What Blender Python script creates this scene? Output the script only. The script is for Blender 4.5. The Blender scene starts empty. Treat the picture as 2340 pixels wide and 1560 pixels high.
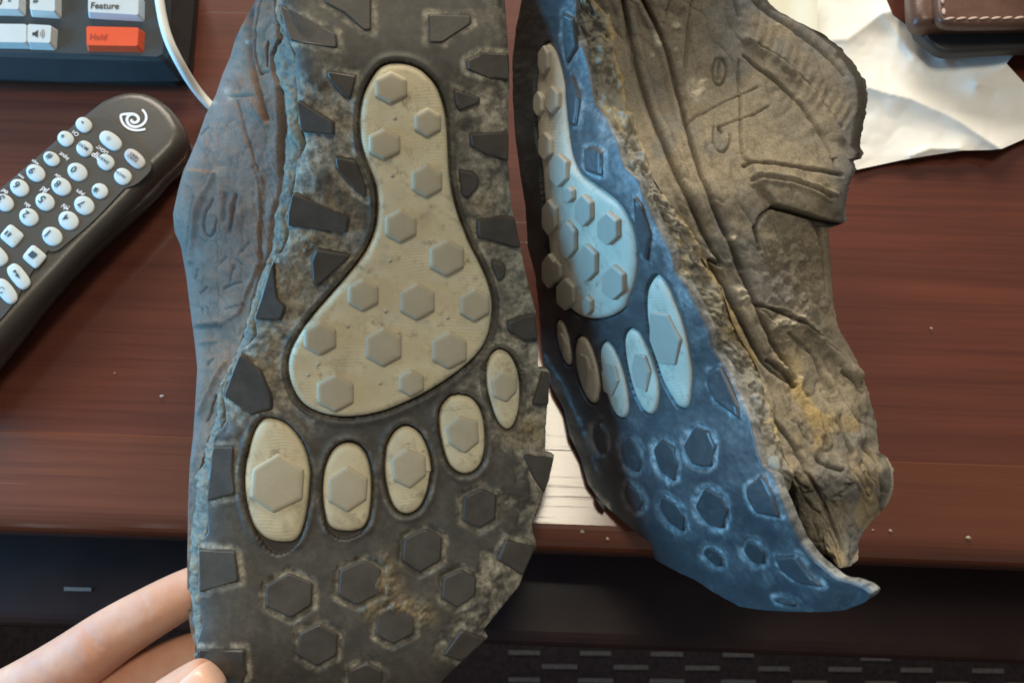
import bpy, bmesh, math, random
import numpy as np
from mathutils import Vector, Matrix
random.seed(4); RNG = np.random.RandomState(7)
scene = bpy.context.scene
COL = scene.collection
rad = math.radians

# ------------------------------------------------------------------ camera
H, PITCH, F, CX, CY = 0.335, 72.0, 2110.0, 1170.0, 780.0     # metres above the desk, degrees down, focal length in photo pixels
cam = bpy.data.cameras.new("camera"); camo = bpy.data.objects.new("camera", cam); COL.objects.link(camo)
camo.location = (0, 0, H); camo.rotation_euler = (rad(90 - PITCH), 0, 0)
cam.sensor_width = 36; cam.lens = 36 * F / 2340; cam.clip_start = .01; cam.clip_end = 20
cam.dof.use_dof = True; cam.dof.focus_distance = .288; cam.dof.aperture_fstop = 28
scene.camera = camo
scene.render.engine = 'CYCLES'; scene.cycles.filter_width = 1.75      # a small phone sensor's softness
# ------------------------------------------------------------------ light
w = bpy.data.worlds.new("World"); scene.world = w; w.use_nodes = True
w.node_tree.nodes["Background"].inputs[0].default_value = (.95, .90, .85, 1)
w.node_tree.nodes["Background"].inputs[1].default_value = .20
scene.view_settings.view_transform = 'Standard'; scene.view_settings.look = 'None'
scene.view_settings.exposure = 0; scene.view_settings.gamma = 1
def area(name, loc, target, sx, sy, power, color):
    l = bpy.data.lights.new(name, 'AREA'); l.shape = 'RECTANGLE'; l.size = sx; l.size_y = sy; l.energy = power; l.color = color
    o = bpy.data.objects.new(name, l); COL.objects.link(o); o.location = loc
    o.rotation_euler = (Vector(target) - Vector(loc)).to_track_quat('-Z', 'Y').to_euler()
    return o
area("ceiling_panel_lamp", (.02, .43, 1.75), (.02, .43, 0), .32, .52, 11.5, (1, .91, .72))
area("room_lamp", (-.20, 1.95, 1.08), (0, .1, 0), 1.5, .6, 50, (1, .91, .76))
area("monitor_glow", (-.62, .10, .140), (.1, .05, .06), .30, .20, 6.1, (.15, .56, 1.0))

# ------------------------------------------------------------------ geometry helpers
cp, sp_ = math.cos(rad(90 - PITCH)), math.sin(rad(90 - PITCH))
def U(px, py, d):
    """photo pixel + depth along the view axis -> world point(s)"""
    px = np.asarray(px, float); py = np.asarray(py, float); d = np.asarray(d, float)
    x = (px - CX) / F * d; y = -(py - CY) / F * d; z = -d
    x, y, z = np.broadcast_arrays(x, y, z)
    return np.stack([x, cp * y - sp_ * z, sp_ * y + cp * z + H], -1)
def Z(px, py, z=0.0, slope=0.0, y0=0.0):
    """photo pixel -> point on the plane z = z + slope*(y-y0)"""
    r = U(px, py, 1.0) - np.array([0, 0, H])
    t = (z - slope * y0 - H) / (r[..., 2] - slope * r[..., 1])
    return np.array([0, 0, H]) + r * np.asarray(t)[..., None]
CR = {'4': (380, 0, 2.6895), '5': (380, 520, 2.6), '6': (380, 1000, 2.6), '7': (1160, 0, 2.2283), '8': (1200, 600, 1.9024),
      '9': (1500, 500, 2.785), '0': (1500, 950, 3.12), '1': (1500, 0, 2.785), 'b': (380, 0, 3.9), 'c': (380, 380, 3.25),
      'd': (1880, 980, 4.875), 'r': (0, 200, 2.4375), 'p': (0, 0, 3.9), 'w': (1700, 0, 3.656), 'x': (2000, 0, 6.882), 'm': (120, 230, 7.8), 'n': (0, 1200, 3.9), 'q': (0,0,1)}
def P(c, *pts):
    ox, oy, s = CR[c]; return [(ox + x / s, oy + y / s) for x, y in pts]
def vnoise(x, y, s, seed):
    r = np.random.RandomState(seed).rand(64, 64)
    x = np.asarray(x, float) / s + 1000; y = np.asarray(y, float) / s + 1000
    xi = np.floor(x).astype(int); yi = np.floor(y).astype(int); fx = x - xi; fy = y - yi
    fx = fx * fx * (3 - 2 * fx); fy = fy * fy * (3 - 2 * fy)
    g = lambda a, b: r[a % 64, b % 64]
    return (g(xi, yi) * (1 - fx) + g(xi + 1, yi) * fx) * (1 - fy) + (g(xi, yi + 1) * (1 - fx) + g(xi + 1, yi + 1) * fx) * fy - .5
def fbm(x, y, s, seed, n=4):
    return sum(vnoise(x + 31 * i, y - 17 * i, s / 2 ** i, seed + i) / 1.7 ** i for i in range(n))
def sst(a, b, x):
    t = np.clip((x - a) / (b - a), 0, 1); return t * t * (3 - 2 * t)
def segdist(X, Y, pts, closed=False, reach=60):
    """distance to a polyline, computed only near it"""
    D = np.full(X.shape, 1e3); pts = np.asarray(pts, float)
    b = (X > pts[:, 0].min() - reach) & (X < pts[:, 0].max() + reach) & (Y > pts[:, 1].min() - reach) & (Y < pts[:, 1].max() + reach)
    if not b.any(): return D
    x, y = X[b], Y[b]; d = np.full(x.shape, 1e3)
    Q = np.vstack([pts, pts[:1]]) if closed else pts
    for (ax, ay), (bx, by) in zip(Q[:-1], Q[1:]):
        vx, vy = bx - ax, by - ay; L = vx * vx + vy * vy + 1e-9
        t = np.clip(((x - ax) * vx + (y - ay) * vy) / L, 0, 1)
        d = np.minimum(d, np.hypot(x - ax - t * vx, y - ay - t * vy))
    D[b] = d; return D
def inside(X, Y, pts):
    c = np.zeros(X.shape, bool); n = len(pts); j = n - 1
    for i in range(n):
        xi, yi = pts[i]; xj, yj = pts[j]
        if yi != yj:
            c ^= ((yi > Y) != (yj > Y)) & (X < (xj - xi) * (Y - yi) / (yj - yi) + xi)
        j = i
    return c
def sdf(X, Y, pts, reach=60):
    d = segdist(X, Y, pts, True, reach); return np.where(inside(X, Y, pts), -d, d)
def chaikin(pts, n=1, closed=True):
    for _ in range(n):
        out = []; m = len(pts)
        for i in range(m if closed else m - 1):
            a, b = pts[i], pts[(i + 1) % m]
            out += [(a[0] * .75 + b[0] * .25, a[1] * .75 + b[1] * .25), (a[0] * .25 + b[0] * .75, a[1] * .25 + b[1] * .75)]
        pts = out if closed else [pts[0]] + out + [pts[-1]]
    return pts
def fy(pts):
    p = sorted(pts, key=lambda t: t[1]); a = np.array(p)
    return lambda y: np.interp(y, a[:, 1], a[:, 0])
def fys(pts, wd=46):
    f = fy(pts); yy = np.arange(-700, 2000, 2.0); v = f(yy); k = np.hanning(2 * wd // 2 + 1); k /= k.sum(); m_ = len(k) // 2
    v2 = np.convolve(np.pad(v, m_, mode='edge'), k, mode='valid'); return lambda y: np.interp(y, yy, v2)
def mesh_obj(name, V, Fc, mat, parent=None, smooth=True, attrs=None):
    me = bpy.data.meshes.new(name)
    me.from_pydata([tuple(v) for v in V] if not isinstance(V, np.ndarray) else V.tolist(), [], Fc if isinstance(Fc, list) else Fc.tolist())
    me.materials.append(mat)
    if smooth: me.polygons.foreach_set("use_smooth", [True] * len(me.polygons))
    for k, a in (attrs or {}).items():
        a = np.asarray(a, np.float32)
        if a.ndim == 2:
            at = me.attributes.new(k, 'FLOAT_VECTOR', 'POINT'); at.data.foreach_set("vector", a.ravel())
        else:
            at = me.attributes.new(k, 'FLOAT', 'POINT'); at.data.foreach_set("value", a.ravel())
    me.update()
    o = bpy.data.objects.new(name, me); COL.objects.link(o)
    if parent: o.parent = parent
    return o
def gridfaces(nr, nc, flip=False):
    i = np.arange(nr - 1)[:, None] * nc + np.arange(nc - 1)[None, :]
    q = np.stack([i, i + nc, i + nc + 1, i + 1], -1).reshape(-1, 4)
    return q[:, ::-1] if flip else q
def thing(name, label, cat, group=None, loc=(0, 0, 0)):
    o = bpy.data.objects.new(name, None); COL.objects.link(o); o['label'] = label; o['category'] = cat; o.empty_display_size = .02
    if group: o['group'] = group
    return o
def tag(o, label, cat, group=None):
    o['label'] = label; o['category'] = cat
    if group: o['group'] = group
    return o
class Surf:
    """a real curved sheet given by its depth over the photo's pixels; at() gives points lifted h metres along its normal"""
    def __init__(s, dfn): s.d = dfn
    def nrm(s, x, y):
        e = 3.0
        a = U(x + e, y, s.d(x + e, y)) - U(x - e, y, s.d(x - e, y)); b = U(x, y + e, s.d(x, y + e)) - U(x, y - e, s.d(x, y - e))
        n = np.cross(b, a); return n / np.linalg.norm(n, axis=-1, keepdims=True)
    def at(s, x, y, h=0.0):
        x = np.asarray(x, float); y = np.asarray(y, float)
        return U(x, y, s.d(x, y)) + s.nrm(x, y) * np.asarray(h)[..., None]
def roundc(pts, r):
    """clip the corners of a polygon with short arcs"""
    out = []; n = len(pts)
    for i in range(n):
        a, b, c = (np.array(pts[k % n], float) for k in (i - 1, i, i + 1)); la_, lc_ = np.linalg.norm(a - b), np.linalg.norm(c - b)
        p = b + (a - b) / la_ * min(r, la_ * .4); q = b + (c - b) / lc_ * min(r, lc_ * .4)
        for t in (0, .33, .67, 1): out.append(tuple((1 - t) ** 2 * p + 2 * t * (1 - t) * b + t * t * q))
    return out
def prism(name, pts, surf, h0, h1, inset, mat, parent, rnd=0, soft=False):
    """a raised block with a chamfered rim standing on a surface"""
    if rnd: pts = roundc(pts, rnd)
    p = np.array(pts); c = p.mean(0); n = len(p)
    def shrink(k): 
        v = c - p; L = np.linalg.norm(v, axis=1, keepdims=True); return p + v / L * np.minimum(k, L * .8)
    rings = [(p, h0), (p, h0 + (h1 - h0) * .72), (shrink(inset * .45), h0 + (h1 - h0) * .93), (shrink(inset), h1)]
    if soft: rings.append((shrink(inset + 5), h1 + .00005))
    V = [surf.at(r[:, 0], r[:, 1], np.full(n, h)) for r, h in rings]
    m0 = V[-1].mean(0); nn = np.linalg.svd(V[-1] - m0)[2][2]; V[-1] = V[-1] - ((V[-1] - m0) @ nn)[:, None] * nn      # flat top
    V = np.vstack(V); Fc = []
    for k in range(len(rings) - 1):
        for i in range(n):
            j = (i + 1) % n; Fc.append([k * n + i, (k + 1) * n + i, (k + 1) * n + j, k * n + j])
    k = len(rings) - 1
    Fc.append([k * n + i for i in range(n)][::-1])
    # orient
    a = sum(p[i][0] * p[(i + 1) % n][1] - p[(i + 1) % n][0] * p[i][1] for i in range(n))
    if a < 0: Fc = [f[::-1] for f in Fc]
    return mesh_obj(name, V, Fc, mat, parent, smooth=soft)
def hexa(cx, cy, hw, hh, rot=0):
    o = []
    for k in range(6):
        t = rad(60 * k + 90 + rot); o.append((cx + hw / .866 * math.cos(t), cy - hh * math.sin(t)))
    return o
def dome_pad(name, pts, surf, h0, h1, mat, parent):
    """a smooth oval pad: rings closing on its centre"""
    pts = chaikin(pts, 2); p = np.array(pts); c = p.mean(0); n = len(p)
    fr = [(1, h0), (1, h0 + (h1 - h0) * .5), (.965, h0 + (h1 - h0) * .85), (.91, h1), (.75, h1 + .0002), (.5, h1 + .0003), (.25, h1 + .0003)]
    V = [surf.at(c[0] + (p[:, 0] - c[0]) * f, c[1] + (p[:, 1] - c[1]) * f, np.full(n, h)) for f, h in fr] + [surf.at(c[None, 0], c[None, 1], np.array([h1 + .0003]))]
    px = np.vstack([np.column_stack([c[0] + (p[:, 0] - c[0]) * f, c[1] + (p[:, 1] - c[1]) * f, 0 * p[:, 0]]) for f, h in fr] + [np.array([[c[0], c[1], 0]])])
    Fc = []
    for k in range(len(fr) - 1):
        for i in range(n):
            j = (i + 1) % n; Fc.append([k * n + i, (k + 1) * n + i, (k + 1) * n + j, k * n + j])
    k = len(fr) - 1
    for i in range(n): Fc.append([k * n + i, len(V[0]) * len(fr), k * n + (i + 1) % n])
    a = sum(p[i][0] * p[(i + 1) % n][1] - p[(i + 1) % n][0] * p[i][1] for i in range(n))
    if a < 0: Fc = [f[::-1] for f in Fc]
    return mesh_obj(name, np.vstack(V), Fc, mat, parent, attrs={'pix': px / 100, 'dirt': np.clip(1.6 * fbm(px[:, 0], px[:, 1], 40, 411) - .15, 0, .6)})

# ------------------------------------------------------------------ materials
class M:
    def __init__(s, name, rough=.5, spec=.5):
        s.m = bpy.data.materials.new(name); s.m.use_nodes = True; s.t = s.m.node_tree; s.b = s.t.nodes["Principled BSDF"]
        s.b.inputs['Roughness'].default_value = rough; s.b.inputs['Specular IOR Level'].default_value = spec
    def n(s, typ, **kw):
        nd = s.t.nodes.new(typ)
        for k, v in kw.items():
            if k in nd.inputs.keys(): 
                if isinstance(v, bpy.types.NodeSocket): s.t.links.new(v, nd.inputs[k])
                else: nd.inputs[k].default_value = v
            else: setattr(nd, k, v)
        return nd
    def link(s, a, b): s.t.links.new(a, b)
    def attr(s, name): return s.n('ShaderNodeAttribute', attribute_name=name)
    def noise(s, scale, detail=4, rough=.6, vec=None, dist=0):
        nd = s.n('ShaderNodeTexNoise'); nd.inputs['Scale'].default_value = scale; nd.inputs['Detail'].default_value = detail
        nd.inputs['Roughness'].default_value = rough; nd.inputs['Distortion'].default_value = dist
        if vec is not None: s.link(vec, nd.inputs['Vector'])
        return nd.outputs['Fac']
    def ramp(s, fac, a, b, ca=(0, 0, 0, 1), cb=(1, 1, 1, 1)):
        r = s.n('ShaderNodeValToRGB'); r.color_ramp.elements[0].position = a; r.color_ramp.elements[1].position = b
        r.color_ramp.elements[0].color = ca; r.color_ramp.elements[1].color = cb; s.link(fac, r.inputs[0]); return r.outputs[0]
    def mix(s, fac, a, b, mode='MIX'):
        nd = s.n('ShaderNodeMix', data_type='RGBA', blend_type=mode)
        for sock, v in ((nd.inputs[0], fac), (nd.inputs[6], a), (nd.inputs[7], b)):
            if isinstance(v, bpy.types.NodeSocket): s.link(v, sock)
            else: sock.default_value = v if not isinstance(v, tuple) else (v + (1,) if len(v) == 3 else v)
        return nd.outputs[2]
    def math(s, op, a, b=0.0, clamp=False):
        nd = s.n('ShaderNodeMath', operation=op, use_clamp=clamp)
        for sock, v in ((nd.inputs[0], a), (nd.inputs[1], b)):
            if isinstance(v, bpy.types.NodeSocket): s.link(v, sock)
            else: sock.default_value = v
        return nd.outputs[0]
    def col(s, c):
        if isinstance(c, bpy.types.NodeSocket): s.link(c, s.b.inputs['Base Color'])
        else: s.b.inputs['Base Color'].default_value = tuple(c) + (1,)
    def rough(s, c): s.link(c, s.b.inputs['Roughness'])
    def bump(s, h, strength=.3, dist=.001):
        b = s.n('ShaderNodeBump'); b.inputs['Strength'].default_value = strength; b.inputs['Distance'].default_value = dist
        s.link(h, b.inputs['Height']); s.link(b.outputs[0], s.b.inputs['Normal'])
    def obj(s): return s.n('ShaderNodeTexCoord').outputs['Object']
def simple(name, c, rough=.5, spec=.5, var=.15, scale=60, bump=0, bscale=300):
    m = M(name, rough, spec); v = m.obj(); k = m.noise(scale, 4, .6, v)
    c2 = tuple(x * (1 - var) for x in c); c1 = tuple(min(1, x * (1 + var)) for x in c)
    m.col(m.mix(m.ramp(k, .3, .7), c2, c1))
    if bump: m.bump(m.noise(bscale, 3, .6, v), bump, .0006)
    return m.m

# rubber outsole: clean rubber, dust film and caked dirt by mask
def rubber_mat(name, rub, dustc, mudc, rough, spec=.5):
    m = M(name, rough, spec); v = m.obj()
    dust = m.attr('dust').outputs['Fac']; mud = m.attr('mud').outputs['Fac']
    n1 = m.noise(170, 6, .7, v); n2 = m.noise(380, 5, .7, v); n3 = m.noise(60, 3, .5, v)
    base = m.mix(m.ramp(n3, .3, .7), tuple(x * .85 for x in rub), tuple(x * 1.2 for x in rub))
    dc = m.mix(m.ramp(n2, .35, .65), tuple(x * .40 for x in dustc), tuple(min(.8, x * 1.5) for x in dustc))
    f = m.math('MULTIPLY', dust, m.ramp(n1, .30, .56), True)
    c = m.mix(f, base, dc)
    mf = m.math('MULTIPLY', mud, m.ramp(n1, .32, .6), True)
    c = m.mix(mf, c, m.mix(m.ramp(n2, .4, .6), tuple(x * .6 for x in mudc), mudc)); m.col(c)
    m.rough(m.math('ADD', m.math('MULTIPLY', f, .35), rough, True))
    m.bump(m.math('ADD', m.math('MULTIPLY', n2, .6), m.math('MULTIPLY', m.math('MULTIPLY', dust, n1), 1.2)), .10, .0006)
    return m.m
RUB = rubber_mat("dusty_rubber", (.053, .048, .041), (.36, .33, .26), (.33, .24, .11), .5, .45)
RUBR = rubber_mat("bluish_rubber", (.052, .056, .060), (.40, .41, .40), (.2, .15, .08), .42, .6)  # right sole: bluer, smoother copy of the left sole's rubber
def lug_mat(name, c, rough, spec):
    m = M(name, rough, spec); v = m.obj(); n = m.noise(150, 5, .6, v)
    m.col(m.mix(m.ramp(n, .35, .8), c, tuple(x * 1.5 + .01 for x in c))); m.bump(m.noise(700, 3, .6, v), .15, .0004); return m.m
LUG = lug_mat("worn_lug_rubber", (.058, .051, .043), .5, .4)
LUGR = lug_mat("bluish_lug_rubber", (.042, .044, .046), .42, .6)  # darker, bluer and smoother than the left shoe's lugs
def pad_mat(name, c, dirt):
    m = M(name, .5, .4); pix = m.n('ShaderNodeAttribute', attribute_name='pix').outputs['Vector']; v = m.obj()
    wv = m.n('ShaderNodeTexWave', wave_type='BANDS', bands_direction='Y', wave_profile='SIN')
    wv.inputs['Scale'].default_value = 4.3; wv.inputs['Distortion'].default_value = 9; wv.inputs['Detail'].default_value = 1; wv.inputs['Detail Scale'].default_value = .35
    m.link(pix, wv.inputs['Vector'])
    n1 = m.noise(110, 6, .65, v); n2 = m.noise(260, 5, .7, v); pk = m.ramp(m.noise(45, 2, .5, v), .42, .62)
    c1 = m.mix(m.ramp(n1, .3, .7), tuple(x * .9 for x in c), tuple(min(1, x * 1.08) for x in c))
    sm = m.attr('dirt').outputs['Fac']; d = m.math('ADD', m.math('MULTIPLY', m.ramp(n2, .52, .68), m.ramp(n1, .40, .62)), m.math('MULTIPLY', sm, m.ramp(n2, .35, .6)), True)
    c2 = m.mix(m.math('MULTIPLY', d, .75), c1, dirt)
    m.col(c2)
    m.bump(m.math('ADD', m.math('MULTIPLY', m.math('MULTIPLY', wv.outputs['Fac'], pk), .5), m.math('MULTIPLY', n2, .25)), .16, .0006)
    return m.m
PAD = pad_mat("cream_rubber", (.70, .615, .415), (.22, .18, .11))
PADR = pad_mat("cream_rubber_clean", (.62, .57, .45), (.25, .22, .16))
STUD = simple("grey_stud_rubber", (.49, .43, .305), .48, .4, .08, 90, .12, 600)
STUDR = simple("grey_stud_rubber_clean", (.42, .39, .32), .45, .5, .06, 90, .1, 600)
def cloth_mat(name, base, dark, light, blue, ochre=(.42, .31, .14), rough=.85):
    m = M(name, rough, .25); v = m.obj()
    a = m.attr('dark').outputs['Fac']; l = m.attr('light').outputs['Fac']; b = m.attr('blue').outputs['Fac']; oc = m.attr('ochre').outputs['Fac']
    n0 = m.noise(28, 4, .6, v); n1 = m.noise(110, 6, .65, v); n2 = m.noise(520, 5, .7, v)
    c = m.mix(m.ramp(n1, .3, .72), tuple(x * .78 for x in base), tuple(x * 1.18 for x in base))
    c = m.mix(m.math('MULTIPLY', m.ramp(n0, .42, .62), .7), c, tuple(x * y for x, y in zip(base, (.62, .68, .82))))
    c = m.mix(m.math('MULTIPLY', m.ramp(n2, .52, .7), .55), c, tuple(x * .5 for x in base))
    c = m.mix(b, c, blue)
    c = m.mix(m.math('MULTIPLY', oc, m.ramp(n1, .3, .55), True), c, ochre)
    c = m.mix(m.math('MULTIPLY', l, m.ramp(n2, .25, .55), True), c, light)
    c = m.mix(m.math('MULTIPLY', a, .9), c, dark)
    n3 = m.noise(1500, 2, .5, v); m.col(m.mix(m.math('MULTIPLY', m.ramp(n3, .45, .62), .28), c, dark)); m.bump(m.math('ADD', m.math('ADD', m.math('MULTIPLY', n1, .8), m.math('MULTIPLY', n2, .6)), m.math('MULTIPLY', n3, .35)), .20, .0007)
    return m.m
UPR = cloth_mat("muddy_brown_upper", (.31, .262, .185), (.045, .036, .024), (.62, .56, .43), (.17, .18, .19))
UPL = cloth_mat("muddy_grey_upper", (.235, .145, .092), (.040, .034, .032), (.40, .33, .26), (.20, .17, .15), (.15, .078, .048))
def foam_mat(name, a, b, c, dark):
    m = M(name, .8, .3); v = m.obj(); dk = m.attr('dark').outputs['Fac']; yl = m.attr('light').outputs['Fac']
    n1 = m.noise(70, 5, .65, v); n2 = m.noise(260, 5, .7, v)
    k = m.mix(m.ramp(n1, .38, .62), a, b); k = m.mix(m.math('MULTIPLY', yl, m.ramp(n2, .3, .55), True), k, c)
    k = m.mix(m.math('MULTIPLY', m.ramp(n2, .54, .68), .4), k, tuple(x * .55 for x in a))
    k = m.mix(dk, k, dark); m.col(k); m.bump(m.math('ADD', n1, n2), .3, .0010); return m.m
FOAMR = foam_mat("torn_foam_yellow", (.205, .190, .150), (.27, .265, .24), (.50, .39, .19), (.06, .05, .035))
FOAML = foam_mat("torn_foam_pale", (.15, .145, .125), (.19, .18, .15), (.30, .27, .19), (.06, .06, .06))

# ================================================================== desk
e0 = Z(0, 1209, 0)[:2]; e1 = Z(2340, 1293, 0)[:2]; ed = (e1 - e0) / np.linalg.norm(e1 - e0); en = np.array([-ed[1], ed[0]])  # edge direction, inward normal
emid = (e0 + e1) / 2
def desk_mat(name, c1, c2, c3, rough=.5):
    m = M(name, rough, .15); v = m.obj()
    mp = m.n('ShaderNodeMapping'); mp.inputs['Scale'].default_value = (3.2, 70, 20); m.link(v, mp.inputs['Vector'])
    mp2 = m.n('ShaderNodeMapping'); mp2.inputs['Scale'].default_value = (9, 420, 60); m.link(v, mp2.inputs['Vector'])
    mp3 = m.n('ShaderNodeMapping'); mp3.inputs['Scale'].default_value = (14, 520, 60); mp3.inputs['Location'].default_value = (3, 7, 0); m.link(v, mp3.inputs['Vector'])
    g1 = m.noise(1.6, 5, .6, mp.outputs[0], .4); g2 = m.noise(1.0, 4, .6, mp2.outputs[0]); g3 = m.noise(1.0, 2, .5, mp3.outputs[0]); bl = m.noise(9, 3, .5, v)
    c = m.mix(m.ramp(g1, .3, .7), c1, c2); c = m.mix(m.math('MULTIPLY', m.ramp(g2, .48, .70), .55), c, c3)
    c = m.mix(m.math('MULTIPLY', m.ramp(bl, .35, .7), .5), c, tuple(x * .7 for x in c1))
    scr = m.math('MULTIPLY', m.ramp(g3, .70, .76), m.ramp(m.noise(14, 2, .5, v), .52, .66))
    c = m.mix(m.math('MULTIPLY', scr, .22), c, (.42, .30, .24)); m.col(c)
    m.b.inputs['Coat Weight'].default_value = 1.0; m.b.inputs['Coat Roughness'].default_value = .15; m.b.inputs['Coat IOR'].default_value = 1.55
    hb = m.math('SUBTRACT', m.math('MULTIPLY', g1, .5), m.math('MULTIPLY', m.ramp(g2, .58, .70), .8))
    b = m.n('ShaderNodeBump'); b.inputs['Strength'].default_value = .07; b.inputs['Distance'].default_value = .0008; m.link(hb, b.inputs['Height'])
    m.link(b.outputs[0], m.b.inputs['Normal']); m.link(b.outputs[0], m.b.inputs['Coat Normal'])
    return m.m
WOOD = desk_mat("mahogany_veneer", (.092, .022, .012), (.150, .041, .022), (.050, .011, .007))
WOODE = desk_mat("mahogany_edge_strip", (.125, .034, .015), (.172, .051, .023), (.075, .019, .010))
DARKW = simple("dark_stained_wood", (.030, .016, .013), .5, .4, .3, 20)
desk = thing("desk", "glossy reddish brown wooden desk with a rounded front edge strip", "desk")
# frame: x along the edge, y inward; the object's own axes carry the grain
DM = Matrix(((ed[0], en[0], 0, emid[0]), (ed[1], en[1], 0, emid[1]), (0, 0, 1, 0), (0, 0, 0, 1)))
desk.matrix_world = DM
def extrude(name, prof, x0, x1, mat, parent, smooth=False, nx=2):
    xs = np.linspace(x0, x1, nx); n = len(prof); V = [(x, a, b) for x in xs for a, b in prof]; Fc = []
    for k in range(nx - 1):
        for i in range(n): j = (i + 1) % n; Fc.append([k * n + i, (k + 1) * n + i, (k + 1) * n + j, k * n + j])
    Fc += [list(range(n)), list(range((nx - 1) * n, nx * n))[::-1]]
    return mesh_obj(name, V, [f[::-1] for f in Fc], mat, parent, smooth)
def todesk(px, py, z=0): 
    p = Z(px, py, z); q = p[:2] - emid; return q @ ed, q @ en
seam = .5 * (todesk(0, 988)[1] + todesk(2340, 1058)[1])
nose = []
for k in range(9):
    t = rad(90 + 90 * k / 8); nose.append((.009 + .009 * math.cos(t), -.008 + .008 * math.sin(t)))
extrude("front_strip", [(seam, -.030), (seam, -.0003), (seam - .0004, 0)] + nose + [(0, -.018), (.004, -.024), (.004, -.030)], -.9, .9, WOODE, desk)
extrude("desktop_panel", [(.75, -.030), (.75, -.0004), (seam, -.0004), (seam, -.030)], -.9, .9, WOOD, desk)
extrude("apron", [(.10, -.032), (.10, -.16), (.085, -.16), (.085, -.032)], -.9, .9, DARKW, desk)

# pull-out tray under the desktop, standing a little proud of its edge
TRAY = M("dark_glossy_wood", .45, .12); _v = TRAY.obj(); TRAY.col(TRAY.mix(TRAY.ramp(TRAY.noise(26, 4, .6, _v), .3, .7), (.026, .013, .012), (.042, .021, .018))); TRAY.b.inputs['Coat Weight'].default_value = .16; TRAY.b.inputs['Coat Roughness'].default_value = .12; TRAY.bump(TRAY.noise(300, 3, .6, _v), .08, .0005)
tz = -.085; tf = todesk(1170, 1472, tz)[1]
prof = [(.40, tz - .014), (.40, tz)] + [(tf + .006 - .006 * math.sin(rad(a)), tz - .006 + .006 * math.cos(rad(a))) for a in (0, 22, 45, 68, 90)] + [(tf, tz - .014)]
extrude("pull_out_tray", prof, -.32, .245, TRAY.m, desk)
tpl = [Z(x, y, tz + .0008) for x, y in ((146, 1340), (208, 1342), (208, 1350), (146, 1349))]
mp_ = mesh_obj("metal_plate", tpl + [p - np.array([0, 0, .0012]) for p in tpl], [[3, 2, 1, 0], [0, 1, 5, 4], [1, 2, 6, 5], [2, 3, 7, 6], [3, 0, 4, 7]], simple("dull_metal", (.20, .17, .155), .4, .5, .1, 200), None, False)
bpy.context.view_layer.update(); mp_.parent = desk; mp_.matrix_parent_inverse = desk.matrix_world.inverted()

# ================================================================== carpet
FL = -.72
CARP = simple("dark_carpet", (.036, .025, .025), .95, .1, .35, 220, .5, 900)
DASH = simple("grey_carpet_yarn", (.125, .11, .10), .95, .1, .3, 400, .5, 900)
carpet = mesh_obj("carpet", [(-2.5, -2.5, FL), (2.5, -2.5, FL), (2.5, 2.5, FL), (-2.5, 2.5, FL)], [[0, 1, 2, 3]], CARP)
carpet['kind'] = 'structure'
def dash(px, py, wpx, hpx):
    p = [Z(px + sx * wpx / 2, py + sy * hpx / 2 + sx * wpx / 2 * .012, FL) for sx, sy in ((-1, 1), (1, 1), (1, -1), (-1, -1))]
    V = [q + np.array([0, 0, .001]) for q in p]; c = sum(V) / 4
    T = [c + (q - c) * .9 + np.array([0, 0, .0006]) for q in V]
    mesh_obj("woven_dash", V + T, [[4, 5, 6, 7], [0, 1, 5, 4], [1, 2, 6, 5], [2, 3, 7, 6], [3, 0, 4, 7]], DASH, carpet, False)
for r in range(5):
    for k in range(-3, 9):
        x = 1198 + 163 * k + (81 if r % 2 else 0); y = 1491 + 31 * r + (x - 1280) * .010
        if 1040 < x < 2440 and y < 1600 and not (1820 < x < 2080 and r < 1) and not (x < 1130): dash(x, y, random.uniform(70, 82), 11)
for x, y, ww in ((2000, 1503, 70), (2272, 1472, 72),): dash(x, y, ww, 12)

# ================================================================== trail shoe held up (left in the photo)
LS = thing("trail_shoe", "muddy trail shoe held by the hand, its cream footprint sole turned to the viewer", "shoe", "pair of worn trail running shoes")
def dL(x, y):
    """the held shoe tips its heel towards the lens and bends at the ball of the foot"""
    y = np.asarray(y, float); q = .266 + .036 * sst(60, 1050, y) - .004 * sst(1150, 1650, y)
    return q - .000016 * (1230 - x)
L_L = P('4', (640, -520), (668, -300), (690, 0), (740, 230), (795, 330), (790, 420), (800, 560), (810, 760), (850, 880), (800, 1000), (770, 1180), (730, 1340), (745, 1450), (710, 1540)) + \
    P('5', (640, 180), (560, 390), (520, 545), (535, 640), (440, 740), (330, 960), (350, 1150), (280, 1260), (270, 1400), (235, 1540)) + \
    P('6', (250, 560), (190, 650), (190, 900), (215, 1100), (180, 1230), (185, 1380)) + [(462, 1560), (500, 1620), (560, 1670), (660, 1705), (760, 1712)]
L_R = P('4', (1960, -520), (2050, -250), (2080, 0), (2115, 500), (2110, 1000), (2130, 1250), (2180, 1500)) + P('5', (2150, 300), (2200, 500), (2215, 680), (2220, 845), (2280, 860), (2275, 1050), (2262, 1335), (2308, 1350)) + \
    P('6', (2280, 250), (2180, 520), (2202, 640), (2100, 880), (2040, 960), (1892, 1150), (1912, 1186), (1700, 1380), (1630, 1456)) + [(930, 1630), (850, 1690), (790, 1712)]
fLL, fLR = fy(L_L), fy(L_R); sLL, sLR = fys(L_L, 80), fys(L_R, 80)
def dLs(x, y):
    """sole sheet: flat, rolling back a little towards its side edges and toe"""
    t = np.clip((x - sLL(y)) / (sLR(y) - sLL(y) + 1), 0, 1)
    return dL(x, y) + .004 * (np.abs(2 * t - 1) ** 10) * .6 + .010 * sst(1380, 1712, y) ** 2
LSF = Surf(dLs)
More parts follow.
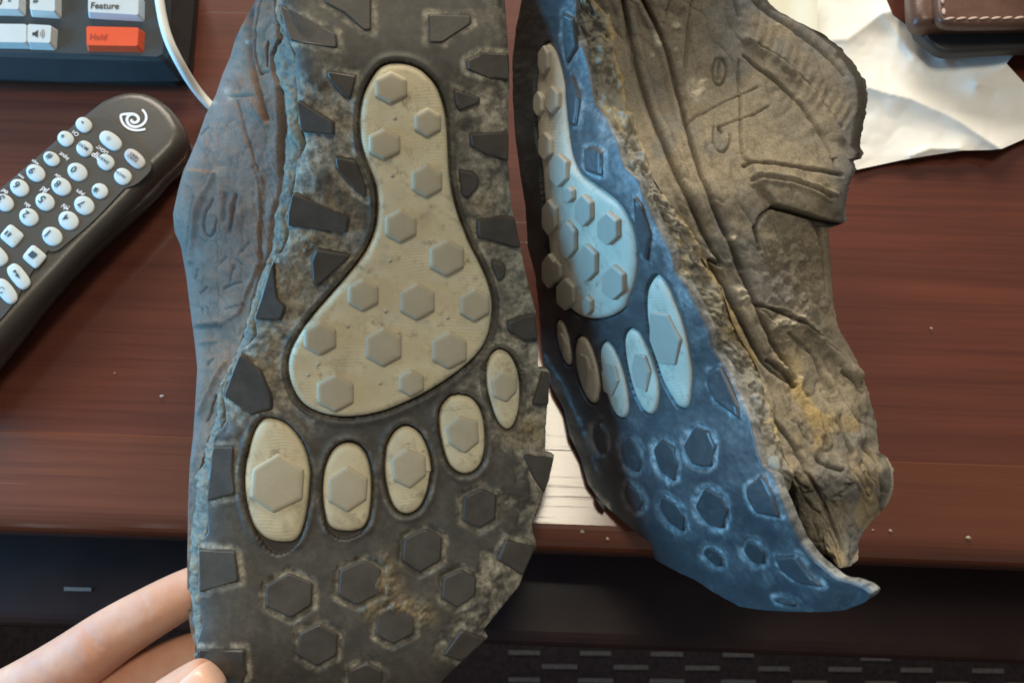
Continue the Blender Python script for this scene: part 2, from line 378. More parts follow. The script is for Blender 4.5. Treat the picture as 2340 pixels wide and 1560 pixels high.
lugsL = {
 'a': P('4', (735, 30), (1050, 215), (1060, 300), (850, 272), (770, 252), (738, 160)), 'b': P('4', (960, -120), (1262, -120), (1262, 195), (1225, 197), (1090, 92), (965, 15)),
 'c': P('4', (1605, 90), (1875, 97), (1880, 145), (1692, 272), (1610, 268)), 'd': P('4', (985, 435), (1175, 465), (1132, 615), (1080, 588), (992, 480)),
 'e': P('4', (1840, 372), (1925, 328), (2105, 332), (2105, 498), (1980, 482), (1842, 430)), 'f': P('4', (815, 610), (1035, 755), (1035, 828), (870, 815), (818, 790)),
 'g': P('4', (1765, 550), (1930, 600), (1930, 632), (1800, 686), (1775, 650)), 'h': P('4', (1860, 820), (2100, 812), (2100, 992), (1960, 950), (1866, 900)),
 'i': P('4', (1035, 960), (1165, 980), (1230, 1150), (1230, 1220), (1165, 1180), (1042, 1030)), 'j': P('4', (1795, 1040), (1885, 1055), (1922, 1090), (1922, 1150), (1850, 1225), (1815, 1200)),
 'k': P('4', (782, 1180), (1125, 1340), (1115, 1432), (760, 1390), (752, 1300)), 'l': P('4', (1905, 1350), (2050, 1330), (2135, 1330), (2165, 1530), (1912, 1462)),
 'm': P('5', (892, 120), (1100, 160), (900, 345), (870, 330), (856, 190)), 'n': P('5', (645, 200), (662, 420), (712, 480), (682, 555), (535, 545), (575, 400)),
 'o': P('5', (1930, 195), (2000, 205), (2022, 240), (2010, 300), (1975, 325), (1935, 240)), 'p': P('5', (2022, 560), (2090, 530), (2190, 510), (2205, 665), (2130, 672), (2028, 612)),
 'q': P('5', (470, 740), (570, 860), (630, 1000), (632, 1080), (500, 1112), (362, 1000), (405, 850)), 'r': P('5', (2178, 850), (2272, 868), (2266, 1060), (2178, 1052)),
 's': P('6', (2120, 98), (2292, 118), (2250, 328), (2182, 232)), 't': P('6', (285, 45), (402, 45), (402, 200), (412, 340), (262, 380), (262, 130)),
 'u': P('6', (210, 655), (412, 668), (440, 850), (245, 920), (205, 890)), 'v': P('6', (2010, 602), (2185, 648), (2100, 818), (1962, 722)),
 'w': P('6', (1752, 1132), (1880, 1190), (1720, 1330), (1642, 1290)), 'x': P('6', (190, 1250), (468, 1252), (480, 1400), (450, 1470), (200, 1470))}
hexL = [P('6', *p) for p in (
 [(730, 800), (870, 860), (865, 990), (740, 1070), (590, 1000), (590, 880)], [(1170, 725), (1280, 780), (1275, 920), (1135, 995), (1020, 935), (1030, 785)],
 [(1540, 535), (1640, 590), (1630, 730), (1505, 800), (1400, 730), (1410, 600)], [(1870, 300), (1960, 340), (1955, 480), (1860, 540), (1760, 490), (1765, 350)],
 [(1750, 780), (1845, 830), (1835, 940), (1725, 1010), (1635, 950), (1645, 830)], [(1360, 980), (1475, 1060), (1470, 1160), (1350, 1225), (1240, 1165), (1255, 1050)],
 [(910, 1100), (1020, 1165), (1010, 1290), (895, 1355), (780, 1290), (790, 1160)], [(1190, 1330), (1285, 1380), (1280, 1480), (1180, 1540), (1080, 1480), (1085, 1380)])]
padL = P('4', (1290, 440), (1330, 405), (1380, 388), (1480, 392), (1560, 425), (1610, 470), (1660, 530), (1700, 640), (1720, 740), (1730, 900), (1732, 1000), (1745, 1150), (1780, 1300), (1830, 1430)) + \
    P('5', (1800, 110), (1860, 220), (1910, 330), (1935, 430), (1935, 530), (1915, 640), (1870, 730), (1770, 830), (1600, 950), (1400, 1050), (1250, 1105), (1080, 1130), (930, 1110), (820, 1060), (760, 980), (725, 880), (725, 780), (760, 690), (830, 580), (960, 430), (1100, 270), (1190, 150), (1230, 60)) + \
    P('4', (1293, 1398), (1302, 1300), (1300, 1180), (1272, 1090), (1232, 1000), (1197, 880), (1190, 750), (1200, 640), (1230, 540))
studL = P('4', (1380, 540), (1605, 750), (1340, 880), (1600, 1105), (1440, 1380)) + P('5', (1665, 170), (1170, 390), (1490, 430), (1830, 450), (915, 650), (1290, 700), (1680, 720), (1005, 975), (1455, 915))
studLs = [(97, 100), (80, 92), (95, 98), (92, 105), (95, 105), (103, 115), (92, 102), (105, 115), (88, 105), (97, 105), (108, 122), (105, 117), (110, 117), (76, 85)]
toeL = [P('5', (600, 1132), (700, 1160), (780, 1240), (830, 1330), (855, 1450)) + P('6', (852, 250), (840, 400), (812, 540), (770, 615), (700, 622), (640, 618), (580, 598), (515, 530), (475, 400), (460, 270), (470, 150)) + P('5', (482, 1350), (512, 1230), (550, 1160)),
        P('6', (1080, 30), (1150, 52), (1200, 130), (1220, 250), (1215, 400), (1190, 530), (1100, 562), (965, 545), (940, 450), (926, 330), (936, 200), (970, 100), (1020, 45)),
        P('5', (1430, 1172), (1510, 1222), (1560, 1330), (1578, 1450)) + P('6', (1570, 200), (1550, 330), (1500, 430), (1420, 462), (1350, 420), (1310, 300), (1296, 180), (1305, 80)) + P('5', (1312, 1290), (1360, 1205)),
        P('5', (1740, 992), (1830, 1022), (1880, 1112), (1895, 1230), (1890, 1350), (1850, 1440), (1770, 1472), (1690, 1430), (1650, 1330), (1622, 1200), (1622, 1090), (1670, 1012)),
        P('5', (1985, 727), (2050, 762), (2090, 850), (2105, 950), (2095, 1100), (2060, 1188), (2020, 1206), (1970, 1160), (1930, 1050), (1902, 930), (1906, 820), (1940, 752))]
pocketL = [P('6', (470, 300), (480, 420), (520, 560), (600, 680), (680, 705), (770, 650), (815, 560), (800, 400)), P('6', (935, 420), (940, 540), (1000, 600), (1070, 608), (1150, 585), (1195, 520), (1190, 400)), P('6', (930, 320), (935, 180), (975, 70), (1080, 5), (1180, 50), (1220, 160), (1100, 200))]
tstudL = [P('6', (670, 88), (820, 185), (810, 360), (640, 443), (502, 350), (516, 182)), P('6', (1075, 160), (1198, 235), (1190, 365), (1080, 438), (962, 375), (962, 236)),
          P('6', (1430, 57), (1540, 107), (1543, 220), (1450, 298), (1346, 250), (1336, 122)), P('5', (1735, 1112), (1848, 1142), (1858, 1270), (1775, 1338), (1676, 1280), (1657, 1182)), P('5', (1990, 842), (2083, 872), (2078, 970), (2020, 1033), (1942, 1000), (1927, 902))]

def build_outsole(parent, mat, surf, fl, fr, y0, y1, step, nc, hf, thick, taper=None):
    ys = np.arange(y0, y1, step); t = np.linspace(0, 1, nc); Lx, Rx = fl(ys), fr(ys)
    X = Lx[:, None] + (Rx - Lx)[:, None] * t[None]; Y = np.repeat(ys[:, None], nc, 1)
    h, dust, mud = hf(X, Y)
    V = surf.at(X, Y, h)
    # back sheet
    B = surf.at(X[:, ::12], Y[:, ::12], np.full(X[:, ::12].shape, -thick))
    nb = B.shape[1]
    # columns: left back edge, front sheet, right back edge (walls), then back sheet closes it
    el = surf.at(X[:, :1], Y[:, :1], h[:, :1] - thick); er = surf.at(X[:, -1:], Y[:, -1:], h[:, -1:] - thick)
    allV = np.concatenate([el, V, er, B[:, ::-1], el], 1); n2 = allV.shape[1]
    def ext(a, v=0.0): return np.concatenate([a[:, :1] * 0 + v, a, a[:, -1:] * 0 + 1.6 * v, np.zeros((a.shape[0], nb)), a[:, :1] * 0], 1)
    px = np.concatenate([X[:, :1], X, X[:, -1:], X[:, ::12][:, ::-1], X[:, :1]], 1); py = np.repeat(ys[:, None], n2, 1)
    return mesh_obj("outsole", allV.reshape(-1, 3), gridfaces(len(ys), n2), mat, parent, True,
                    {'dust': ext(dust, .5).ravel(), 'mud': ext(mud).ravel(), 'pix': np.stack([px, py, 0 * px], -1).reshape(-1, 3) / 100})
def hfL(X, Y):
    t = (X - fLL(Y)) / (fLR(Y) - fLL(Y) + 1)
    n = fbm(X, Y, 46, 3); n2 = fbm(X, Y, 14, 8, 3)
    # dirt lies in the side channels above the ball of the foot; round the toes and at the heel the rubber is bare
    side = np.maximum(sst(.42, .20, t), sst(.66, .84, t)); chan = sst(140, 250, Y + 40 * n) * (1 - sst(930, 1020, Y + 60 * n - 40 * (t > .6)))
    upper = .35 * (1 - sst(150, 260, Y)) * np.maximum(sst(.35, .12, t), sst(.80, .95, t))
    right = sst(.86, .95, t + .15 * n) * sst(900, 960, Y) * (1 - sst(1430, 1520, Y))
    dust = np.clip(np.maximum(chan * side, np.maximum(upper, right * .8)) * (1.0 + 1.1 * n), 0, 1); dust = np.maximum(dust, .10)
    h = -.0010 * chan * side * (1 + .5 * n) + n2 * .00016 * (chan * side + right) - .001 * right
    for k, p in lugsL.items():
        s = sdf(X, Y, p); halo = np.exp(-((s - 6) / 8) ** 2) * (.75 + 1.1 * fbm(X, Y, 30, 21)); dust = np.maximum(dust, np.clip(halo, 0, .9)); dust = np.where(s < 0, .05, dust)
    for p in hexL:
        s = sdf(X, Y, p); halo = np.exp(-((s - 7) / 8.5) ** 2) * (.70 + 1.2 * fbm(X, Y, 26, 22)); dust = np.maximum(dust, np.clip(halo, 0, .9)); h = h - .0008 * np.exp(-((s - 5) / 6) ** 2)
        dust = np.where(s < 0, .05, dust)
    for p, g in [(padL, 6)] + [(q, 4) for q in toeL]:
        s = sdf(X, Y, chaikin(p, 2)); h = np.where(s < g, -.0026, h); h = h + .0005 * np.exp(-((s - g - 9) / 7) ** 2); dust = np.where((s < g + 12), np.minimum(dust, .25 + .5 * n), dust)
        if g == 4: dust = np.maximum(dust, .55 * np.exp(-((s - 12) / 5) ** 2) * (.5 + fbm(X, Y, 30, 5)))
    for p in pocketL:
        s = sdf(X, Y, chaikin(p, 2)); h = np.where(s < 0, -.0024, h); dust = np.where(s < 3, .02, dust)
    mud = np.zeros_like(X)
    for (mx, my, sx, sy, a) in P2: mud = np.maximum(mud, a * np.exp(-(((X - mx) / sx) ** 2 + ((Y - my) / sy) ** 2)))
    h = h + mud * (.0007 + .0012 * n2)
    return h, np.clip(dust, 0, 1), mud
P2 = [(885, 1340, 30, 50, 1), (910, 1385, 42, 25, 1), (960, 1400, 30, 30, .9), (845, 1390, 24, 22, .8), (875, 1280, 20, 24, .6), (1215, 985, 40, 32, .9), (1180, 1000, 30, 20, .7), (835, 590, 26, 30, .5),
      (640, 660, 40, 50, .5), (600, 830, 40, 60, .5), (700, 560, 60, 30, .5), (760, 460, 50, 40, .4), (1110, 480, 40, 60, .4), (905, 560, 30, 22, .35)]
for k in lugsL:   # the edge lugs run out to the edge of the sole
    lugsL[k] = [(float(fLL(y)) + 1.5, y) if 0 < x - fLL(y) < 22 else ((float(fLR(y)) - 1.5, y) if 0 < fLR(y) - x < 26 else (x, y)) for x, y in lugsL[k]]
osL = build_outsole(LS, RUB, LSF, fLL, fLR, -180, 1712, 3.6, 240, hfL, .006)
for k, p in lugsL.items(): prism("lug", p, LSF, -.0035, .0006, 7, LUG, osL, 6)
for p in hexL: prism("hex_lug", p, LSF, -.0025, .0004, 5, LUG, osL, 6)
SMUDGE = [(893, 272, 9, 9), (897, 398, 9, 16), (905, 560, 30, 18), (872, 592, 28, 22), (795, 735, 28, 22), (770, 700, 30, 25), (712, 832, 14, 10), (868, 880, 14, 12), (1022, 716, 10, 16), (985, 490, 20, 16), (705, 858, 12, 8), (800, 760, 10, 12), (940, 620, 12, 8), (720, 720, 22, 30), (1000, 560, 10, 12), (690, 700, 14, 30), (860, 480, 8, 24), (905, 480, 22, 14)]
def dirt(px, py):
    o = np.clip(1.5 * fbm(px, py, 46, 401) - .25, 0, .55)
    for a, b, c, d in SMUDGE: o = np.maximum(o, 1.0 * np.exp(-(((px - a) / c) ** 2 + ((py - b) / d) ** 2)))
    for (a, b), (c, d) in zip(studL, studLs): r = np.hypot((px - a) / (c / 2.64), (py - b) / (d / 2.64)); o = np.maximum(o, .5 * np.exp(-((r - 1.08) / .12) ** 2) * (.5 + 1.5 * fbm(px, py, 30, 407))) if SMUDGE else o
    return np.clip(o, 0, 1)
def build_pad(parent, mat, surf, poly, step, nc, h0, h1):
    poly = chaikin(poly, 2); a = np.array(poly); y0, y1 = a[:, 1].min() + .5, a[:, 1].max() - .5
    ys = np.concatenate([np.linspace(y0, y0 + 10, 8)[:-1], np.arange(y0 + 10, y1 - 10, step), np.linspace(y1 - 10, y1, 8)])
    Lx, Rx = [], []
    for y in ys:
        xs = []
        for i in range(len(poly)):
            (x1, ya), (x2, yb) = poly[i], poly[(i + 1) % len(poly)]
            if (ya > y) != (yb > y): xs.append(x1 + (x2 - x1) * (y - ya) / (yb - ya))
        Lx.append(min(xs)); Rx.append(max(xs))
    Lx, Rx = np.array(Lx), np.array(Rx); t = np.linspace(0, 1, nc); t = t - .1 * np.sin(2 * np.pi * t)
    X = Lx[:, None] + (Rx - Lx)[:, None] * t[None]; Y = np.repeat(ys[:, None], nc, 1)
    s = -sdf(X, Y, poly, 400); s = np.clip(s, 0, 400)
    h = h0 + (h1 - h0) * np.sqrt(np.clip(1 - (1 - np.clip(s / 16, 0, 1)) ** 2, 0, 1)) + .0003 * fbm(X, Y, 120, 31)
    V = surf.at(X, Y, h); Bk = surf.at(X[:, [0, -1]], Y[:, [0, -1]], np.full((len(ys), 2), -.003))
    Vall = np.concatenate([Bk[:, :1], V, Bk[:, 1:]], 1); px = np.concatenate([X[:, :1], X, X[:, -1:]], 1); py = np.concatenate([Y[:, :1], Y, Y[:, -1:]], 1)
    return mesh_obj("foot_pad", Vall.reshape(-1, 3), gridfaces(len(ys), nc + 2), mat, parent, True, {'pix': np.stack([px, py, 0 * px], -1).reshape(-1, 3) / 100, 'dirt': dirt(px, py).ravel()})
SMUDGE = []
padLo = build_pad(LS, PAD, LSF, padL, 5, 70, -.0012, .0006)
for (x, y), (a, b) in zip(studL, studLs): prism("hex_stud", hexa(x, y, a / 2.64, b / 2.64, 0), LSF, -.0004, .0019, 9, STUD, padLo, 5, True)
NUB = P('5', (1080, 580), (1305, 490), (845, 870), (1672, 530), (905, 805), (1330, 190), (1270, 920)) + P('4', (1405, 725), (1390, 1075))
for (x, y) in NUB: prism("rubber_nub", hexa(x, y, 5, 5), LSF, 0, .0011, 3, STUD, padLo, 3)
for p, s in zip(toeL, tstudL):
    o = dome_pad("toe_pad", p, LSF, -.0030, .0002, PAD, LS); prism("hex_stud", s, LSF, -.0004, .0014, 8, STUD, o, 5, True)
# toes' little moulding nubs are left to the material; foam and upper of this shoe
L_F = P('4', (600, -520), (640, -200), (655, 0), (700, 240), (650, 340), (652, 440), (722, 600), (735, 760), (718, 860), (716, 1000), (700, 1180), (655, 1340), (640, 1480), (640, 1540)) + \
    P('5', (560, 250), (500, 440), (478, 560), (420, 700), (376, 800), (306, 960), (276, 1130), (236, 1250), (196, 1400), (176, 1500)) + P('6', (150, 250), (134, 560), (132, 900), (150, 1100), (172, 1225), (176, 1380)) + [(455, 1560), (495, 1620), (556, 1670), (650, 1705), (740, 1712)]
L_S = P('b', (860, -400), (830, -150), (800, 0), (700, 180), (620, 330), (570, 510), (500, 670), (440, 850), (350, 1030), (280, 1230), (210, 1400)) + \
    P('c', (125, 40), (90, 170), (50, 350), (60, 480), (110, 600), (150, 830), (180, 1080), (210, 1300), (230, 1500)) + P('5', (170, 1080), (158, 1250), (140, 1400)) + P('6', (130, 350), (128, 560), (124, 750), (124, 1000), (146, 1150), (170, 1228), (174, 1380)) + [(452, 1560), (490, 1620), (553, 1670), (645, 1705), (735, 1712)]
fLF, fLS = fy(L_F), fy(L_S); sLS = fys(L_S, 60)
def lenL(y): return np.maximum(sLL(y) - sLS(y), 4)
def dLside(x, y):
    w_ = np.clip((sLL(y) - x) / lenL(y), 0, 1.0)
    return dL(sLL(y), y) + .0035 + (.052 * np.clip(lenL(y) / 160, .10, 1)) * (.35 * w_ + .65 * (1 - np.sqrt(np.clip(1 - .985 * w_ ** 2.6, 0, 1))))
SIDEL = Surf(dLside)
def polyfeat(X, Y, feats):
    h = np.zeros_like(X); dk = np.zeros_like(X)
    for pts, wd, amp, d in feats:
        if amp < 0: wd, d = wd * .62, min(1, d * 1.35 + .12)  # grooves narrowed; crevice dirt and shade both put into the dark mask
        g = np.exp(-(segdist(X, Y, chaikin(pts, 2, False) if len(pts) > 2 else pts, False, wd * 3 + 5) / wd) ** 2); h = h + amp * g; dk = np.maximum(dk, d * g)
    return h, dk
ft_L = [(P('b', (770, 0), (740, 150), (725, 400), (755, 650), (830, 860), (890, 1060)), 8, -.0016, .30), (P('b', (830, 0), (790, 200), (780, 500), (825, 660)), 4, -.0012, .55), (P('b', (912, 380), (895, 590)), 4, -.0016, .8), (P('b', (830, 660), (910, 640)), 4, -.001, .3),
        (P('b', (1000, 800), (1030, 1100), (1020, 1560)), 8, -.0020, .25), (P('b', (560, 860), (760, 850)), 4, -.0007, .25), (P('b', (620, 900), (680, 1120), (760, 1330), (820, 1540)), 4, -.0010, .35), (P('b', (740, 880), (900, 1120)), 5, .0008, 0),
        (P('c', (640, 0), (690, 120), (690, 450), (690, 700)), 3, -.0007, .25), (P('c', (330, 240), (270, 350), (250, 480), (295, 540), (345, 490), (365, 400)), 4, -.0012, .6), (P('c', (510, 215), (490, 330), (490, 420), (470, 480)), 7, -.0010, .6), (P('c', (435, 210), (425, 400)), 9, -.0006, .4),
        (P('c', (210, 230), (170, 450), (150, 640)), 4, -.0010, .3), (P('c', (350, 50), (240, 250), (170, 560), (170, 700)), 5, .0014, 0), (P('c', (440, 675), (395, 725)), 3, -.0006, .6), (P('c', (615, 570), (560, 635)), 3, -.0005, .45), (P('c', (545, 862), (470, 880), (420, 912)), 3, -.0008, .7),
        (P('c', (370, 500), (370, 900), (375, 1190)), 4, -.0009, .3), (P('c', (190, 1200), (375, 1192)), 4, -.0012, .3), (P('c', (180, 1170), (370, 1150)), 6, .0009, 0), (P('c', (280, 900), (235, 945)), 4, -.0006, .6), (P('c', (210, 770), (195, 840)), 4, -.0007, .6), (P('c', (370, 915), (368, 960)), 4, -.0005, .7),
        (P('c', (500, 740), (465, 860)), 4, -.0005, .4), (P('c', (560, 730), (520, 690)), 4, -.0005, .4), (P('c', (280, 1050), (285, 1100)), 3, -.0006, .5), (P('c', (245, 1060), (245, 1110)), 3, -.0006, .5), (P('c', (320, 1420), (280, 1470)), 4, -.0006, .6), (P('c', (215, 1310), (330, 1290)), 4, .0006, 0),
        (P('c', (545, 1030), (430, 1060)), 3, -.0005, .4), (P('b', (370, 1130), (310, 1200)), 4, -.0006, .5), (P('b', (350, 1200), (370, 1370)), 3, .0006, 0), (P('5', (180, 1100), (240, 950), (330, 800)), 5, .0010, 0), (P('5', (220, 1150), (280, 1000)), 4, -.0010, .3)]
ys = np.arange(-180, 1711, 3.2); nc = 90
t = np.linspace(0, 1, nc)[None]; a = (fLF(ys) + 3)[:, None]; b = fLS(ys)[:, None]
X = a + (b - a) * t; Y = np.repeat(ys[:, None], nc, 1)
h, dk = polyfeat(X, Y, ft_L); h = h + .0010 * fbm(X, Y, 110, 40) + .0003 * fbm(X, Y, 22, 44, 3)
av, au = Y + .25 * X, X - .25 * Y
rd = np.clip(1 - np.abs(fbm(au * 1.3, av * .45, 42, 431, 3)) * 4.2, 0, 1) ** 3; h = h - .0004 * rd; dk = np.maximum(dk, .22 * rd)
panel = sdf(X, Y, P('c', (375, -300), (700, -300), (690, 700), (600, 900), (520, 1100), (375, 1190)), 300); h = h - .0009 * sst(-3, 4, panel) * sst(380, 420, Y); h = h + .0012 * sst(4, -4, sdf(X, Y, P('c', (330, 40), (240, 240), (160, 560), (165, 720), (60, 600), (20, 350), (120, 20)), 200))
och = np.clip(np.exp(-(segdist(X, Y, P('b', (760, 20), (730, 150), (725, 400), (755, 650), (830, 860), (890, 1060))) / 11) ** 2) + .9 * np.exp(-(((X - 540) / 26) ** 2 + ((Y - 480) / 45) ** 2)) + .55 * sst(.0, .25, fbm(X, Y, 90, 441)) * sst(.1, .25, t) * sst(.95, .8, t), 0, 1)
h = h * sst(1.0, .90, t) * sst(0, .04, t) - .002 * sst(.08, 0, t)
V = SIDEL.at(X, Y, h); lt = np.zeros_like(X)
for fx, fyy, r_ in [(516, 208, 9), (523, 224, 6), (490, 235, 5), (560, 95, 5)]: lt = np.maximum(lt, np.exp(-((X - fx) ** 2 + (Y - fyy) ** 2) / r_ ** 2))
bl = .55 * sst(.30, .05, t) * (1 - sst(560, 700, Y)) + .6 * sst(.72, .97, t + .2 * fbm(X, Y, 60, 51)) + .25 * sst(-.1, .3, fbm(X, Y, 130, 57)); bl = np.clip(bl, 0, .85)
# far side, hidden behind the sole, closes the body of the shoe
mid = [(lambda y: fLS(y) + 25, .012), (lambda y: fLS(y) * .75 + fLR(y) * .25, .020), (lambda y: fLS(y) * .4 + fLR(y) * .6, .020), (lambda y: fLR(y) - 95, .012), (lambda y: fLR(y) - 50, -.012), (lambda y: fLR(y) - 30, -.040)]
base = dLside(fLS(ys), ys); cols = []
for k, (fx, dd) in enumerate(mid):
    d_ = np.maximum(base + dd, dL(fx(ys), ys) + .008); cols.append(U(fx(ys), ys, d_))
Bc = np.stack(cols, 1); allV = np.concatenate([V, Bc], 1); allV[..., 2] = np.maximum(allV[..., 2], np.where(allV[..., 1] > .02, .004, -9))
e = lambda q: np.concatenate([q, np.zeros((len(ys), Bc.shape[1]))], 1).ravel()
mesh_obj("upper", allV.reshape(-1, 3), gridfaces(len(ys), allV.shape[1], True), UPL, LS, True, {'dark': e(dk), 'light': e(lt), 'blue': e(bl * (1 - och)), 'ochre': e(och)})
def foam_strip(parent, mat, surf, fa, fb, y0, y1, step, nc, amp, seed, lo, flip, mul=1.0, yel=None, cap=None):
    ys = np.arange(y0, y1, step); t = np.linspace(0, 1, nc)[None]; a = fa(ys)[:, None]; b = fb(ys)[:, None]
    X = a + (b - a) * t; Y = np.repeat(ys[:, None], nc, 1)
    av = X * .42 + Y * .9; au = X * .9 - Y * .42; n = fbm(au, av * .6, 30, seed); r = 1 - np.abs(fbm(au * 1.2, av * .5, 24, seed + 7, 3)) * 3.4; lump = np.sqrt(np.clip(np.sin(np.pi * np.clip(t, 0, 1)), 0, 1))
    h = amp * (lump * (1.0 + 1.6 * n) - .5 * np.clip(r, 0, 1) ** 3 * lump) + .0003 * fbm(X, Y, 10, seed + 3, 2) - lo
    dk = np.clip(np.clip(r, 0, 1) ** 8 * .55, 0, 1); yl = np.clip((yel(X, Y, t) if yel else 0 * X) + .6 * n, 0, 1)
    V = surf.at(X, Y, h); E0 = surf.at(X[:, :1], Y[:, :1], h[:, :1] - .008); E1 = surf.at(X[:, -1:], Y[:, -1:], h[:, -1:] - .008)
    V = np.concatenate([E0, V, E1], 1); e = lambda q: np.concatenate([q[:, :1], q, q[:, -1:]], 1).ravel()
    return mesh_obj("midsole_foam", V.reshape(-1, 3), gridfaces(len(ys), nc + 2, flip), mat, parent, True, {'dark': e(dk), 'light': e(yl)})
foam_strip(LS, FOAML, SIDEL, lambda y: fLL(y) + 5 + 3 * vnoise(y, 0 * y, 20, 9), lambda y: fLF(y) - 1 + 5 * vnoise(y, 0 * y, 12, 2), -180, 1500, 2.4, 16, .0011, 61, .0012, True, yel=lambda X, Y, t: .35 + 0 * X)

# ================================================================== trail shoe on its side (right in the photo)
RS = thing("trail_shoe", "trail shoe lying on its side, brown mud caked upper and blue lit sole", "shoe", "pair of worn trail running shoes")
R_L = [(1186, -160), (1188, -60)] + P('7', (70, 0), (45, 130), (25, 300), (25, 500), (40, 700), (60, 850), (90, 1050), (100, 1250), (140, 1400)) + P('8', (60, 200), (70, 340), (85, 450), (120, 550), (170, 640), (190, 750), (240, 850), (270, 960), (330, 1040), (430, 1130), (548, 1220), (562, 1290), (640, 1332), (740, 1380), (850, 1450)) + [(1690, 1386), (1760, 1394), (1850, 1400)]
R_R = [(1318, -160), (1318, -80)] + P('7', (350, 0), (345, 150), (385, 260), (410, 350), (440, 520), (500, 600), (560, 720), (590, 850), (660, 920), (690, 1010), (760, 1160), (830, 1290), (850, 1390)) + P('9', (175, 420), (250, 560), (330, 720), (350, 830), (440, 960), (530, 1140), (600, 1290)) + P('0', (680, 100), (710, 230), (745, 350), (830, 430), (870, 560), (930, 700), (1020, 900), (1130, 1040), (1280, 1165), (1480, 1230), (1530, 1270), (1515, 1305), (1480, 1330), (1350, 1380)) + [(1870, 1400)]
fRL, fRR = fy(R_L), fy(R_R); sRL, sRR = fys(R_L, 70), fys(R_R, 70)
def dR(x, y):
    d = 1 / np.maximum(4.235 + .0033 * (x - 1650) - .00165 * (y - 800), 1.5) + .026 * sst(480, 80, y) - .024 * sst(820, 1200, y); g = H / (cp + sp_ * (np.asarray(y) - 780) / F) - .0055; k = .006
    return -k * np.log(np.exp(-d / k) + np.exp(-g / k))      # the lower edge lies on the desk
def dRs(x, y):
    t = np.clip((x - sRL(y)) / (sRR(y) - sRL(y) + 1), 0, 1)
    return dR(x, y) + .0015 * t ** 8
RSF = Surf(dRs)
padR = P('7', (200, 213), (225, 228), (245, 260), (275, 370), (290, 480), (300, 620), (315, 760), (350, 870), (420, 930), (500, 985), (570, 1040), (620, 1130), (650, 1230), (656, 1350), (640, 1450), (600, 1545)) + P('8', (430, 200), (370, 240), (280, 252), (205, 222), (150, 150), (120, 60)) + P('7', (205, 1300), (195, 1150), (180, 1000), (170, 850), (150, 720), (142, 600), (138, 480), (146, 380), (168, 270))
studR = P('7', (203, 305), (175, 530), (245, 510), (210, 745), (278, 865), (230, 1100), (322, 1215), (405, 1065), (530, 1155), (420, 1330), (556, 1430), (228, 1372), (312, 1490), (330, 985)) + P('8', (188, 130), (283, 180), (150, 30))
studRs = [(26, 80), (22, 68), (32, 75), (32, 75), (44, 88), (36, 95), (42, 100), (42, 85), (52, 88), (50, 98), (55, 92), (36, 92), (46, 85), (24, 45), (36, 82), (24, 55), (26, 60)]
toeR = [P('8', (570, 48), (600, 72), (650, 170), (690, 280), (715, 400), (725, 480), (716, 580), (702, 632), (670, 635), (640, 590), (600, 520), (570, 420), (545, 320), (526, 200), (532, 100)), P('8', (460, 287), (500, 312), (550, 420), (580, 520), (575, 620), (545, 668), (510, 640), (475, 560), (447, 450), (432, 340), (440, 300)),
        P('8', (345, 337), (380, 370), (415, 440), (440, 540), (450, 640), (430, 680), (395, 668), (360, 590), (336, 480), (324, 380)), P('8', (240, 313), (275, 340), (308, 430), (322, 530), (308, 615), (280, 610), (240, 530), (217, 420), (221, 340)), P('8', (140, 240), (165, 262), (192, 345), (200, 440), (185, 450), (160, 400), (140, 320))]
tstudR = [P('8', (555, 207), (630, 217), (688, 330), (665, 440), (592, 434), (552, 330)), P('8', (490, 388), (530, 397), (555, 470), (537, 562), (494, 536), (472, 450)), P('8', (362, 425), (398, 437), (418, 510), (388, 578), (352, 556), (342, 470)), P('8', (245, 390), (278, 402), (294, 460), (280, 540), (247, 500), (236, 430)), P('8', (155, 300), (172, 305), (186, 350), (182, 395), (165, 375), (154, 330))]
hexR = [P('8', (325, 690), (352, 740), (358, 800), (335, 835), (300, 790), (290, 720)), P('8', (445, 755), (485, 790), (508, 860), (490, 915), (440, 885), (412, 800)), P('8', (590, 765), (645, 800), (664, 880), (648, 955), (580, 900), (553, 810)), P('8', (735, 712), (795, 730), (826, 800), (805, 890), (725, 880), (682, 800)),
        P('8', (445, 955), (490, 990), (515, 1045), (492, 1085), (450, 1050), (430, 1000)), P('8', (595, 1010), (660, 1050), (694, 1110), (688, 1172), (620, 1130), (578, 1060)), P('8', (780, 975), (850, 1010), (880, 1080), (860, 1160), (790, 1140), (735, 1060)), P('8', (790, 1235), (830, 1245), (860, 1285), (850, 1325), (800, 1300), (768, 1260)),
        P('0', (650, 885), (720, 910), (775, 980), (765, 1060), (680, 1050), (612, 960))]
lugsR = [P('7', (395, 760), (440, 745), (492, 775), (490, 900), (400, 870)), P('0', (650, 505), (775, 410), (850, 560), (890, 720), (720, 690), (655, 580)), P('0', (855, 990), (1010, 985), (1100, 1110), (1190, 1210), (1010, 1180), (890, 1090)), P('0', (840, 1300), (900, 1290), (1000, 1330), (990, 1345), (910, 1340)),
         P('8', (800, 470), (850, 440), (935, 620), (940, 680), (830, 600), (795, 530)), P('7', (300, 420), (340, 380), (380, 500), (360, 640), (320, 640)), P('7', (650, 990), (690, 1040), (740, 1200), (720, 1330), (690, 1290), (655, 1130)), P('7', (290, 60), (340, 90), (365, 240), (310, 330), (285, 200)), P('8', (300, 1010), (345, 1050), (350, 1080), (320, 1060))]
